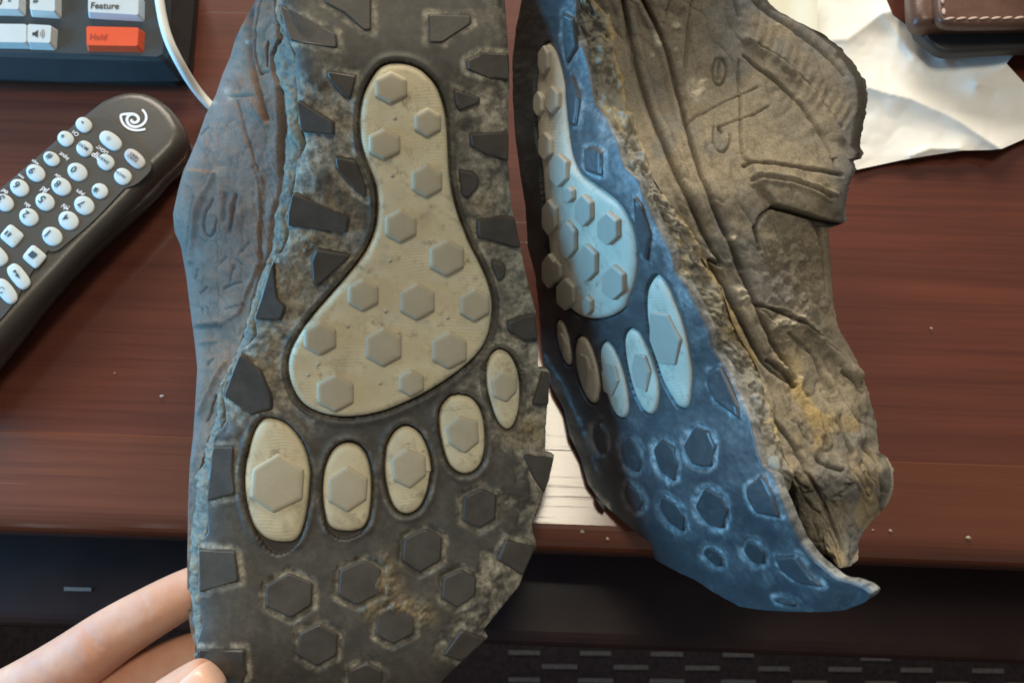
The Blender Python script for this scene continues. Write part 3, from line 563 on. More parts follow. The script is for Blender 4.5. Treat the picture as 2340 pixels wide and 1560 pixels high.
def hfR(X, Y):
    t = (X - fRL(Y)) / (fRR(Y) - fRL(Y) + 1); n = fbm(X, Y, 44, 13); n2 = fbm(X, Y, 13, 18, 3)
    low = sst(900, 1150, Y + .55 * (X - 1500) * -1 + 0) ; dust = np.clip(.07 - .05 * sst(.5, .3, t) + .20 * n, .01, 1)  # less dust on the left, putting that side's shade into the colour
    dust = np.maximum(dust, np.clip(.55 * sst(.70, .95, t) * (.4 + 1.6 * fbm(X, Y, 60, 71)) * (1 - sst(600, 900, Y)), 0, .8))
    h = n2 * .0001 + n * .00025
    for p in lugsR: s = sdf(X, Y, p); dust = np.maximum(dust, np.clip(np.exp(-((s - 5) / 6) ** 2) * (.5 + 1.1 * fbm(X, Y, 26, 23)), 0, .8)); dust = np.where(s < 0, .03, dust); h = h + .0010 * sst(2, -6, s)
    for p in hexR:
        s = sdf(X, Y, chaikin(p, 1)); dust = np.maximum(dust, np.clip(np.exp(-((s - 6) / 9) ** 2) * (.72 + .8 * fbm(X, Y, 30, 22)) * (.45 + .55 * sst(.25, .5, t)), 0, 1)); h = h - .0007 * np.exp(-((s - 4) / 5) ** 2); dust = np.where(s < 0, .03, dust)  # pale rims fade leftwards, painted for the same shaded side
    for p, g in [(padR, 4)] + [(q, 3) for q in toeR]:
        s = sdf(X, Y, chaikin(p, 2)); h = np.where(s < g, -.0024, h); dust = np.where(s < g + 8, np.minimum(dust, .1), dust)
    return h, np.clip(dust, 0, 1), 0 * X
osR = build_outsole(RS, RUBR, RSF, fRL, fRR, -160, 1399.5, 3.0, 170, hfR, .0028)
for p in lugsR: prism("lug", p, RSF, -.001, .0008, 5, LUGR, osR, 7)
for p in hexR: prism("hex_lug", p, RSF, -.0025, .00015, 5, LUGR, osR, 7)
padRo = build_pad(RS, PADR, RSF, padR, 5, 50, -.0014, .0004)
for (x, y), (a, b) in zip(studR, studRs): prism("hex_stud", hexa(x, y, a / 2.2283, b / 2.2283), RSF, -.0005, .0019, 4, STUDR, padRo, 4)
for p, s in zip(toeR, tstudR):
    o = dome_pad("toe_pad", p, RSF, -.0024, .0003, PADR, RS); prism("hex_stud", s, RSF, -.0002, .0013, 4, STUDR, o, 4)
R_F = [(1330, -160), (1338, -60)] + P('7', (420, 0), (520, 80), (560, 180), (562, 330), (590, 400), (600, 500), (650, 640), (690, 730), (720, 850), (790, 980), (900, 1130), (1000, 1280)) + P('9', (300, 280), (420, 430), (480, 640), (560, 800), (640, 920), (700, 1060), (730, 1200), (790, 1400)) + P('0', (940, 300), (1000, 420)) + [(1800, 1120), (1804, 1150), (1816, 1180), (1850, 1232), (1882, 1275), (1918, 1297), (1990, 1360)]
R_U = [q for q in R_R if q[1] < 1080] + P('0', (880, 500), (960, 680), (1000, 760), (1100, 920), (1200, 1040), (1310, 1082))
R_S = [(1660, -160), (1705, -60)] + P('1', (700, 0), (760, 60), (900, 140), (1050, 210), (1170, 300), (1270, 420), (1330, 520), (1345, 620), (1330, 750), (1310, 850), (1292, 930), (1325, 975), (1300, 1012), (1258, 1022), (1270, 1080), (1225, 1180), (1205, 1300), (1210, 1400), (1185, 1424)) + P('9', (1095, 60), (1100, 150), (1130, 550), (1160, 700), (1250, 850), (1300, 960), (1350, 1100), (1400, 1300), (1420, 1480)) + P('0', (1592, 262), (1650, 300), (1690, 380), (1690, 540), (1640, 640), (1560, 730), (1480, 820), (1440, 900), (1440, 1020), (1385, 1068), (1320, 1086))
fRF, fRU, fRS = fy(R_F), fy(R_U), fy(R_S); sRU, sRS = fys(R_U, 90), fys(R_S, 90)
def dRside(x, y):
    s = np.clip((x - sRU(y)) / np.maximum(sRS(y) - sRU(y), 8), 0, 1); wd = np.clip((sRS(y) - sRU(y)) / 400, .1, 1)
    return dRs(sRU(y), y) + .002 + .012 * sst(1060, 1180, y) + wd * (.010 * s + .030 * (1 - np.sqrt(np.clip(1 - .97 * s ** 4, 0, 1)))) + .010 * sst(1060, 1160, y) * (1 - s) ** 4
SIDER = Surf(dRside)
G1 = P('7', (590, 0), (650, 330), (740, 620), (850, 870), (1000, 1200), (1100, 1380)) + P('9', (300, 230), (430, 450), (550, 680), (650, 880), (720, 960), (870, 1060))
G2 = P('7', (690, 0), (760, 130), (830, 330), (900, 600), (950, 800), (1050, 1080), (1150, 1290), (1200, 1400)) + P('9', (470, 230), (580, 430), (650, 600), (720, 760), (800, 900), (880, 1020))
off = lambda pts, k: [(x + k, y - k * .35) for x, y in pts]
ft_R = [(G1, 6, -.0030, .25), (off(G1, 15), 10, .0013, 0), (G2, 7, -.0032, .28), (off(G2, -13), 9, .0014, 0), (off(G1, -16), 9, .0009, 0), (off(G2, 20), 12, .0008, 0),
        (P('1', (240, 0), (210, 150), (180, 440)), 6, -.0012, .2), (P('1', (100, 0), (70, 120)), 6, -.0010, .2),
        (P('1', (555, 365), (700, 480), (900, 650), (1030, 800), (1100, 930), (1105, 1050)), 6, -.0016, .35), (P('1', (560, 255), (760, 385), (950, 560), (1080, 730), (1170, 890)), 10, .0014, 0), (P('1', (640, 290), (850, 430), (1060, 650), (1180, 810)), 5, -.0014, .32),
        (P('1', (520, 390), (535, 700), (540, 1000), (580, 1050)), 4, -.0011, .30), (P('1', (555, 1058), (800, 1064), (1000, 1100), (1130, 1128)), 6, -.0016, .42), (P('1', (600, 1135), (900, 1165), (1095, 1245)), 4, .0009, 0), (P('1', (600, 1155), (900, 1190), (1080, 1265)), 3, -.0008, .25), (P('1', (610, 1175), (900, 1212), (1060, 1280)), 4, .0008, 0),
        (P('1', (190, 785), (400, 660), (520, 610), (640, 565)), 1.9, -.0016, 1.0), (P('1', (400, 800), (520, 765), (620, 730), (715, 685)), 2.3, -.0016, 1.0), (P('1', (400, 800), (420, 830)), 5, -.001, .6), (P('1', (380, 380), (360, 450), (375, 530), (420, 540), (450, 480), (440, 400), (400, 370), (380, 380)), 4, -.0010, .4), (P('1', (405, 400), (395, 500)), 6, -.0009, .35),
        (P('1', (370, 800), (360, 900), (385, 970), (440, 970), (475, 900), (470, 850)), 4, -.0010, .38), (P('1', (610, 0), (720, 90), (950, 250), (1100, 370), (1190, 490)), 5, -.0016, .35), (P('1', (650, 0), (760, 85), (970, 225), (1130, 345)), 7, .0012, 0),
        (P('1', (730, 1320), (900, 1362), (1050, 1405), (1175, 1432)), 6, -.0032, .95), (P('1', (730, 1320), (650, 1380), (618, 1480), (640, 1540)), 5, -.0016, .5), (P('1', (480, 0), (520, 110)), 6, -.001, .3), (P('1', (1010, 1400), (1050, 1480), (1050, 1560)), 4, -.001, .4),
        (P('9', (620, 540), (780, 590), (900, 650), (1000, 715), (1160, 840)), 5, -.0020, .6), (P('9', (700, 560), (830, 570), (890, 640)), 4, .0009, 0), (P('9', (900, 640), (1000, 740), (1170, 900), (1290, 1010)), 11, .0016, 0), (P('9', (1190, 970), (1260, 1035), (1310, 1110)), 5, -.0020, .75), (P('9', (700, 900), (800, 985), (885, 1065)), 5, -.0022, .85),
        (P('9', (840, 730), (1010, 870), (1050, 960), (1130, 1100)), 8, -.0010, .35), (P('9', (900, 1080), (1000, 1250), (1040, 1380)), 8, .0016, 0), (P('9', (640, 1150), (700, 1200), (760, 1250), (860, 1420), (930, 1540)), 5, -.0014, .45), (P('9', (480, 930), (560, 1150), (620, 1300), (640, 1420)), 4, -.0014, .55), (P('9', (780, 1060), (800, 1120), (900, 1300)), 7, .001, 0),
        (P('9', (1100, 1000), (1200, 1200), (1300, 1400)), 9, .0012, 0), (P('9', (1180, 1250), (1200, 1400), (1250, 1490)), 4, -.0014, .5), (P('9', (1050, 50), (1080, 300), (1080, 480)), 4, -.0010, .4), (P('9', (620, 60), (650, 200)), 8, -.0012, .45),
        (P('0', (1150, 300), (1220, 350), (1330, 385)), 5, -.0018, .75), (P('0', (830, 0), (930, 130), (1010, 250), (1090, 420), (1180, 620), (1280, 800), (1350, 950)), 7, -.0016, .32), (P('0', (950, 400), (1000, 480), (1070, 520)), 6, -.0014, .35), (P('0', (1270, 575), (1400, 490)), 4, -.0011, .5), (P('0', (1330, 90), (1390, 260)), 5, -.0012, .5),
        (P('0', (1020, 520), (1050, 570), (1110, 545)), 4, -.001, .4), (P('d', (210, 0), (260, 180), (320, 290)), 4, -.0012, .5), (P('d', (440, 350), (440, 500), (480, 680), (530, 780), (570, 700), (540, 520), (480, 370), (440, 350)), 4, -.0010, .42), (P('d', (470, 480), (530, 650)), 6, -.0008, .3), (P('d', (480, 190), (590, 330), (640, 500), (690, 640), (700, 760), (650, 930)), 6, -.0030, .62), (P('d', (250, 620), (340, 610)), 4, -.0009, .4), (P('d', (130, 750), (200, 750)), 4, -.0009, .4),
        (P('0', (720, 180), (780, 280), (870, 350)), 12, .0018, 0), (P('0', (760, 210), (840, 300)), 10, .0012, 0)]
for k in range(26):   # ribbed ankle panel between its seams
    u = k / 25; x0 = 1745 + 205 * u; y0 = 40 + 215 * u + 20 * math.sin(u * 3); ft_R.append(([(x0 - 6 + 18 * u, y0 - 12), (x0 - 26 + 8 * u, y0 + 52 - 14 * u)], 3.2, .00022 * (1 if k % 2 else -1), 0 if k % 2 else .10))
ys = np.arange(-160, 1297, 2.6); nc = 210
t = np.linspace(0, 1, nc)[None]; sRF = fys(R_F, 50); a = (np.minimum(np.minimum(sRF(ys), fRF(ys) + 8), fRS(ys) - 20) - 6)[:, None]; b = fRS(ys)[:, None]
fray = 4 * vnoise(ys, 0 * ys, 7, 77) * ((ys < 380)) + 2.5 * vnoise(ys, 0 * ys, 5, 78); X = a + (b - a) * t + fray[:, None] * t ** 30; Y = np.repeat(ys[:, None], nc, 1)
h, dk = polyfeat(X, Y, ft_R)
rgh = sst(1715, 1780, X) * sst(500, 560, Y) * (1 - sst(760, 840, Y)) * sst(1905, 1860, X) + .45 * sst(860, 960, Y) * (1 - sst(1250, 1300, Y)) * sst(1990, 1930, X)
lump = np.maximum(fbm(X, Y, 17, 83, 3), -.1); h = h + .0016 * fbm(X, Y, 110, 80) + .00022 * fbm(X, Y, 24, 84, 3) + rgh * .0011 * lump
dk = np.maximum(dk, np.clip(rgh * .55 * sst(.02, -.25, fbm(X, Y, 17, 83, 3)), 0, .6))
av, au = X * .45 + Y * .89, X * .89 - Y * .45
rd = np.clip(1 - np.abs(fbm(au, av * .32, 34, 131, 3)) * 4.5, 0, 1) ** 2 * sst(560, 700, Y) * sst(.05, .2, t); h = h - .0007 * rd; dk = np.maximum(dk, .42 * rd ** 2)
rd2 = np.clip(1 - np.abs(fbm(au, av * .5, 60, 141, 3)) * 4, 0, 1) ** 3; h = h - .0004 * rd2; dk = np.maximum(dk, .22 * rd2)
och = np.clip(.9 * np.exp(-(segdist(X, Y, P('9', (170, 60), (330, 300), (440, 560), (540, 780), (620, 900))) / 9) ** 2) + 1.0 * np.exp(-(segdist(X, Y, P('9', (900, 1080), (960, 1180), (1010, 1300), (1060, 1390))) / 16) ** 2) + .8 * np.exp(-(segdist(X, Y, P('0', (1110, 0), (1190, 140))) / 16) ** 2) + .55 * sst(.10, .32, fbm(X, Y, 90, 151)) * sst(700, 900, Y), 0, 1)
flap = inside(X, Y, P('1', (555, -500), (1500, -500), (1500, 1500), (1180, 1432), (1050, 1402), (900, 1358), (730, 1316), (640, 1200), (540, 1000), (520, 390)))
fs = sdf(X, Y, P('1', (555, -500), (1500, -500), (1500, 1500), (1180, 1432), (1050, 1402), (900, 1358), (730, 1316), (640, 1200), (540, 1000), (520, 390)), 400)
h = h + .0022 * sst(4, -5, fs) * sst(300, 420, Y)
low_s = sst(.10, 0, t); h = h * sst(1.0, .94, t) - .0015 * low_s * (Y > 1080)
lt = np.zeros_like(X)
for fx, fyy, rx, ry, av in [(1590, 205, 20, 26, 1), (1606, 190, 12, 12, 1), (1500, 85, 8, 18, 1), (1503, 100, 9, 10, .9), (1545, 60, 10, 8, .8), (1490, 130, 5, 6, .7), (1540, 118, 6, 5, .7), (1550, 150, 5, 5, .7), (1785, 738, 24, 9, 1), (1810, 741, 12, 6, 1), (1822, 727, 12, 6, .8), (1670, 545, 10, 8, .9), (1778, 60, 5, 5, .7),
                            (1625, 575, 10, 12, .7), (1690, 665, 18, 10, .8), (1700, 685, 12, 8, .7), (1785, 835, 8, 8, .8), (1787, 848, 7, 6, .7), (1828, 866, 5, 5, .8)]:
    lt = np.maximum(lt, av * np.exp(-(((X - fx) / rx) ** 2 + ((Y - fyy) / ry) ** 2) ** 1.5))
h = h + lt * (.0007 + .0015 * fbm(X, Y, 10, 88, 2))
bl = np.clip(.75 * sst(.80, .99, t + .1 * fbm(X, Y, 60, 91)) * (Y < 520) + .45 * sst(.05, .35, fbm(X, Y, 110, 97)) + .6 * np.exp(-(((X - 1690) / 30) ** 2 + ((Y - 10) / 50) ** 2)) + .7 * sst(1040, 1200, Y) * sst(.5, .9, t), 0, .8)
# rim of the collar: dark pile
dk = np.maximum(dk, .92 * sst(.945, .962, t) * (Y > -160) * (Y < 365) * (1 - .0 * X))
V = SIDER.at(X, Y, h)
base = dRside(fRS(ys), ys); cols = []
for wgt, dd in ((.06, .006), (.18, .018), (.45, .032), (.72, .040), (.90, .034)):
    fx = fRS(ys) * (1 - wgt) + fRL(ys) * wgt; d_ = np.maximum(base + dd, dR(fx, ys) + .006); cols.append(U(fx, ys, d_))
Bc = np.stack(cols, 1); E0 = U(X[:, 0], ys, dRside(X[:, 0], ys) + .02)[:, None]
allV = np.concatenate([E0, V, Bc], 1); allV[..., 2] = np.maximum(allV[..., 2], np.where(allV[..., 1] > .02, .003, -9))
e = lambda q: np.concatenate([q[:, :1], q, np.zeros((len(ys), Bc.shape[1]))], 1).ravel()
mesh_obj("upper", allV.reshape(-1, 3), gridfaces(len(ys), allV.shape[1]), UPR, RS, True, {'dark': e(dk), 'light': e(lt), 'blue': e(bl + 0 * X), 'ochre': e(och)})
foam_strip(RS, FOAMR, SIDER, lambda y: fRU(y) - 4 + 5 * vnoise(y, 0 * y, 22, 9), lambda y: fRF(y) + 4 + 6 * vnoise(y, 0 * y, 12, 2), -160, 1120, 2.2, 34, .0024, 101, .0012, False, yel=lambda X, Y, t: -.05 + .75 * sst(.62, .95, t) + .5 * sst(.15, .4, fbm(X, Y, 70, 171)) + 0 * X)

# ================================================================== hand
SKIN = M("skin", .58, .3); _v = SKIN.obj(); _n = SKIN.noise(70, 5, .6, _v); _n2 = SKIN.noise(600, 4, .6, _v)
SKIN.col(SKIN.mix(SKIN.ramp(_n, .3, .7), (.55, .265, .175), (.66, .375, .25))); SKIN.b.inputs['Subsurface Weight'].default_value = .12; SKIN.b.inputs['Subsurface Radius'].default_value = (.004, .0015, .0008); SKIN.b.inputs['Subsurface Scale'].default_value = 1
_n3 = SKIN.noise(1700, 3, .6, _v); SKIN.bump(SKIN.math('ADD', SKIN.math('MULTIPLY', _n3, .35), SKIN.math('ADD', SKIN.math('MULTIPLY', _n2, .6), _n)), .16, .0008)
def hand():
    S = F  # px*d/S = metres
    verts, rads, edges = [], [], []
    def v(px, py, d, r):
        verts.append(tuple(U(px, py, d + .0222))); rads.append(r); return len(verts) - 1
    def chain(start, pts):
        a = start
        for p in pts: b = v(*p); edges.append((a, b)); a = b
        return a
    wr = v(-560, 2150, .275, .024)
    pm = v(-300, 1930, .280, .020); edges.append((wr, pm))
    chain(pm, [(-170, 1735, .284, .0135), (-60, 1640, .285, .0118), (70, 1570, .284, .0108), (177, 1510, .283, .0112), (240, 1462, .283, .0104), (291, 1430, .283, .0099), (352, 1394, .283, .0092), (428, 1352, .284, .0086), (520, 1310, .287, .0070), (570, 1292, .288, .0055)])
    chain(pm, [(-120, 1830, .290, .0135), (20, 1730, .292, .0115), (130, 1660, .292, .0103), (250, 1598, .289, .0108), (350, 1538, .289, .0100), (440, 1500, .290, .0092), (540, 1470, .292, .0070), (585, 1455, .292, .0055)])
    chain(pm, [(-60, 1930, .296, .013), (60, 1840, .298, .011), (190, 1760, .298, .0098), (330, 1690, .297, .0088), (450, 1640, .297, .0080), (550, 1610, .297, .0065)])
    chain(pm, [(-20, 2030, .300, .0115), (110, 1950, .302, .0095), (240, 1870, .302, .0085), (350, 1810, .301, .0075), (430, 1770, .300, .006)])
    chain(pm, [(-170, 1960, .266, .0135), (30, 1860, .258, .0115), (200, 1755, .2535, .0098), (300, 1690, .2525, .0106), (405, 1616, .2525, .0108), (476, 1566, .2533, .0100), (506, 1545, .2540, .0082)])
    me = bpy.data.meshes.new("tmp_hand"); me.from_pydata(verts, edges, []); o = bpy.data.objects.new("tmp_hand", me); COL.objects.link(o)
    o.modifiers.new("s", 'SKIN'); sv = me.skin_vertices[0].data
    for i, r in enumerate(rads): sv[i].radius = (r, r)
    sv[0].use_root = True
    sb = o.modifiers.new("u", 'SUBSURF'); sb.levels = 4; sb.render_levels = 4
    dg = bpy.context.evaluated_depsgraph_get(); m2 = bpy.data.meshes.new_from_object(o.evaluated_get(dg))
    bpy.data.objects.remove(o); m2.materials.clear(); m2.materials.append(SKIN.m); m2.name = "person"
    m2.polygons.foreach_set("use_smooth", [True] * len(m2.polygons))
    n = len(m2.vertices); co = np.empty(n * 3); no = np.empty(n * 3); m2.vertices.foreach_get("co", co); m2.vertices.foreach_get("normal", no)
    co = co.reshape(-1, 3); no = no.reshape(-1, 3); q = co - np.array([0, 0, H])
    dz = -(-sp_ * q[:, 1] + cp * q[:, 2]); X = CX + F * q[:, 0] / dz; Y = CY - F * (cp * q[:, 1] + sp_ * q[:, 2]) / dz
    facing = np.clip(-(no * q).sum(1) / np.linalg.norm(q, axis=1), 0, 1); h = .0005 * fbm(X, Y, 70, 301, 3) + .00012 * fbm(X, Y, 16, 305, 2)
    for pts, wd, amp in [([(150, 1440), (172, 1470), (205, 1505)], 5, -0.0002052), ([(164, 1432), (188, 1462), (218, 1492)], 5, -0.0002052), ([(182, 1424), (203, 1450), (230, 1478)], 5, -0.0002736), ([(312, 1345), (332, 1372), (345, 1405)], 5, -0.0002508), ([(325, 1338), (345, 1368), (356, 1398)], 4, -0.0002052),
                         ([(60, 1508), (90, 1545), (120, 1580)], 7, -.0003), ([(300, 1540), (318, 1560)], 5, -.0003), ([(415, 1585), (392, 1560), (378, 1545)], 4, -.0002), ([(175, 1470), (200, 1500)], 22, .0005), ([(340, 1360), (350, 1395)], 16, .0003)]:
        h = h + amp * np.exp(-(segdist(X, Y, pts, False, 60) / wd) ** 2)
    co = co + no * (h * facing)[:, None]; m2.vertices.foreach_set("co", co.ravel()); m2.update()
    h = bpy.data.objects.new("person", m2); COL.objects.link(h)
    return tag(h, "bare hand pinching the toe of the held shoe between thumb and fingers", "person")
hand_o = hand()
# thumbnail: a thin plate lying on the thumb
from mathutils.bvhtree import BVHTree
NAIL = simple("nail", (.80, .50, .38), .30, .5, .04, 60)
def nail(cx, cy, ang, wpx, lpx):
    bvh = BVHTree.FromPolygons([v.co for v in hand_o.data.vertices], [p.vertices[:] for p in hand_o.data.polygons]); o = Vector((0, 0, H))
    ca, sa = math.cos(rad(ang)), math.sin(rad(ang)); nu, nv_ = 22, 15; V = []
    for i in range(nu):
        u = i / (nu - 1) * 2 - 1; ww = wpx * (1 - abs(u) ** 4 * (.45 if u > 0 else .3))
        for j in range(nv_):
            v = j / (nv_ - 1) * 2 - 1; x = u * lpx + (-.10 * lpx * v * v * (1 if u > 0 else .3)); y = v * ww
            px, py = cx + x * ca - y * sa, cy + x * sa + y * ca; r = (Vector(U(px, py, 1.0)) - o).normalized()
            hit, nn, _, dist = bvh.ray_cast(o, r); rim = max(abs(u), abs(v))
            V.append(tuple(hit + nn * (.00045 * (1 - sst(.82, 1.0, np.float64(rim))) + .00008)) if hit else V[-1])
    o2 = mesh_obj("thumbnail", np.array(V), gridfaces(nu, nv_), NAIL, hand_o)
    bm = bmesh.new(); bm.from_mesh(o2.data); bmesh.ops.recalc_face_normals(bm, faces=bm.faces)
    if sum(f.normal.z for f in bm.faces) < 0: bmesh.ops.reverse_faces(bm, faces=bm.faces)
    bm.to_mesh(o2.data); bm.free(); return o2
nail(464, 1562, -40, 38, 66)

# ================================================================== desk phone
PLAST = simple("slate_plastic", (.040, .048, .052), .42, .5, .12, 40, .15, 1200)
PSIDE = simple("black_plastic", (.022, .021, .019), .4, .5, .2, 40)
KEYG = simple("pale_grey_key", (.62, .63, .60), .45, .4, .05, 80)
KEYR = simple("orange_red_key", (.85, .105, .035), .4, .4, .05, 80)
INK = simple("dark_ink", (.05, .05, .05), .6, .3, .05, 80); INKF = simple("worn_ink", (.40, .06, .03), .6, .3, .05, 80); WINK = simple("white_ink", (.78, .76, .76), .5, .3, .03, 80); BINK = simple("blue_grey_ink", (.045, .075, .10), .5, .3, .05, 80)
phone = thing("desk_phone", "dark slate desk telephone with pale grey keys and one orange hold key", "telephone")
yf = Z(200, 131, .020)[1]; PZ, PS = .020, .20
def zp(px, py, up=0): return Z(px, py, PZ + up, PS, yf)
def body_from(name, top, zbot, grow, mat, parent, bev=.0012, topfn=zp):
    n = len(top); T = [topfn(x, y) for x, y in top]; c = sum(T) / n
    def out(p, k): v = p - c; v[2] = 0; return p + v / np.linalg.norm(v) * k
    R0 = [p - (p - c) / np.linalg.norm(p - c) * bev for p in T]; R1 = [p - np.array([0, 0, bev]) for p in T]
    R2 = [np.array([*out(p.copy(), grow)[:2], zbot]) for p in T]
    V = R0 + R1 + R2; Fc = [list(range(n))]
    for k in range(2):
        for i in range(n): j = (i + 1) % n; Fc.append([k * n + i, (k + 1) * n + i, (k + 1) * n + j, k * n + j])
    o = mesh_obj(name, V, Fc, mat, parent, False)
    bm = bmesh.new(); bm.from_mesh(o.data); bmesh.ops.recalc_face_normals(bm, faces=bm.faces); bm.to_mesh(o.data); bm.free(); return o
body_from("housing", [(-260, 122), (120, 129), (368, 134), (380, 128), (383, 110), (386, 40), (392, -120), (-260, -120)], .006, .003, PLAST, phone, .0018)
body_from("base", [(-250, 135), (365, 150), (392, 140), (398, 110), (420, -110), (-250, -110)], .001, .004, PSIDE, phone, .001, lambda x, y: Z(x, y, .013))
def key(q, mat, h=.0035, grow=.0012):
    pts = []
    for i in range(4):   # rounded corners
        a, b, c_ = np.array(q[i - 1], float), np.array(q[i], float), np.array(q[(i + 1) % 4], float)
        pts += [tuple(b + (a - b) * 4 / np.linalg.norm(a - b)), tuple(b + (b - b)), tuple(b + (c_ - b) * 4 / np.linalg.norm(c_ - b))]
        m3 = b + ((a - b) / np.linalg.norm(a - b) + (c_ - b) / np.linalg.norm(c_ - b)) * 1.2; pts[-2] = tuple(m3)
    n = len(pts); T = np.array([zp(x, y, h) for x, y in pts]); c = T.mean(0)
    R0 = c + (T - c) * .975; R0[:, 2] = T[:, 2]; R1 = T - np.array([0, 0, .0005]); v = T - c; v[:, 2] = 0
    R2 = T + v / np.linalg.norm(v, axis=1, keepdims=True) * grow - np.array([0, 0, h + .0005])
    Fc = [list(range(n))]
    for k in range(2):
        for i in range(n): j = (i + 1) % n; Fc.append([k * n + i, (k + 1) * n + i, (k + 1) * n + j, k * n + j])
    o = mesh_obj("key", np.vstack([R0, R1, R2]), Fc, mat, phone, False)
    bm = bmesh.new(); bm.from_mesh(o.data); bmesh.ops.recalc_face_normals(bm, faces=bm.faces); bm.to_mesh(o.data); bm.free(); return o
def text(body, name, px, py, rx, ry, width, fn, mat, parent, align='LEFT', ux=None, lift=.00015):
    """flat print on a surface: starts at the pixel, reads along (rx,ry), is `width` pixels long"""
    c = bpy.data.curves.new(name, 'FONT'); c.body = body; c.size = 1; c.align_x = align; c.align_y = 'CENTER'; c.resolution_u = 3; c.offset = .018
    o = bpy.data.objects.new(name, c); COL.objects.link(o)
    me = bpy.data.meshes.new_from_object(o.evaluated_get(bpy.context.evaluated_depsgraph_get())); bpy.data.objects.remove(o); me.name = name
    o = bpy.data.objects.new(name, me); COL.objects.link(o)
    xs_ = [q.co.x for q in me.vertices]; w0 = max(max(xs_) - min(xs_), .05)
    p = fn(px, py); q = fn(px + rx * width, py + ry * width); X = Vector(q - p); L = X.length; X.normalize()
    e1_ = Vector(fn(px + 5, py) - p); e2 = Vector(fn(px, py - 5) - p); N = e1_.cross(e2).normalized(); Yv = N.cross(X)
    s = L / w0; o.data.materials.append(mat)
    mtx = Matrix((X, Yv, N)).transposed().to_4x4(); mtx.translation = Vector(p) + N * lift
    o.matrix_world = mtx @ Matrix.Diagonal((s, s, s, 1)); 
    if parent: o.parent = parent
    return o
def ztop(h): return lambda x, y: zp(x, y, h)
KT = ztop(.0035)
kf = key([(200, -12), (318, -9), (317, 35), (200, 28)], KEYG); text("Feature", "key_legend", 207, 14, 1, .02, 64, KT, INK, kf)
kh = key([(196, 60), (318, 63), (315, 106), (197, 104)], KEYR); text("Hold", "key_legend", 205, 85, 1, .03, 38, KT, INKF, kh)
kb = key([(-60, 54), (61, 55), (61, 98), (-60, 96)], KEYG)
ks = key([(63, 55), (118, 58), (115, 99), (62, 97)], KEYG)
kn = key([(68, -12), (126, -10), (126, 27), (67, 23)], KEYG); text("#", "key_legend", 76, 1, 1, .02, 12, KT, INK, kn)
kz = key([(-34, -12), (44, -11), (43, 22), (-32, 20)], KEYG); text("0", "key_legend", -10, 3, 1, .02, 15, KT, INK, kz); text("-", "key_legend", 18, 1, 1, .02, 7, KT, INK, kz)
def flat(name, polys, fn, mat, parent, lift=.00015):
    V, Fc = [], []
    for p in polys:
        i = len(V); V += [fn(x, y) + np.array([0, 0, lift]) for x, y in p]; Fc.append(list(range(i, len(V))))
    o = mesh_obj(name, V, Fc, mat, parent, False)
    bm = bmesh.new(); bm.from_mesh(o.data)
    for f in bm.faces:
        if f.normal.z < 0: f.normal_flip()
    bm.to_mesh(o.data); bm.free(); return o
def arcband(cx, cy, r, wd, a0, a1, n=8):
    o = [(cx + (r + wd) * math.cos(rad(a0 + (a1 - a0) * k / n)), cy - (r + wd) * math.sin(rad(a0 + (a1 - a0) * k / n))) for k in range(n + 1)]
    return o + [(cx + r * math.cos(rad(a1 + (a0 - a1) * k / n)), cy - r * math.sin(rad(a1 + (a0 - a1) * k / n))) for k in range(n + 1)]
flat("key_legend", [[(74, 75), (79, 75), (87, 69), (87, 87), (79, 82), (74, 82)]] + [arcband(88, 78, r, 1.4, -48, 48) for r in (5, 9, 13)], KT, INK, ks)
# white cable lying across the desk phone
def tube(name, pts, r, mat, seg=12):
    c = bpy.data.curves.new(name, 'CURVE'); c.dimensions = '3D'; s = c.splines.new('NURBS'); s.points.add(len(pts) - 1); s.order_u = 4; s.use_endpoint_u = True
    for k, p in enumerate(pts): s.points[k].co = (*p, 1)
    c.bevel_depth = r; c.bevel_resolution = 4; c.resolution_u = 12; c.materials.append(mat)
    o = bpy.data.objects.new(name, c); COL.objects.link(o); dg = bpy.context.evaluated_depsgraph_get(); me = bpy.data.meshes.new_from_object(o.evaluated_get(dg)); bpy.data.objects.remove(o)
    me.name = name; me.polygons.foreach_set("use_smooth", [True] * len(me.polygons)); o = bpy.data.objects.new(name, me); COL.objects.link(o); return o
WHITE = simple("white_cable_sheath", (.80, .80, .76), .4, .4, .03, 60)
cab = tube("cable", [zp(352, -140, .004), zp(357, -60, .004), zp(364, 0, .004), zp(372, 50, .004), zp(385, 95, .0035), Z(408, 140, .020), Z(432, 182, .012), Z(462, 224, .005), Z(500, 262, .003), Z(560, 310, .003), Z(660, 360, .003)], .0019, WHITE)
tag(cab, "white cable bending over the corner of the dark telephone", "cable")

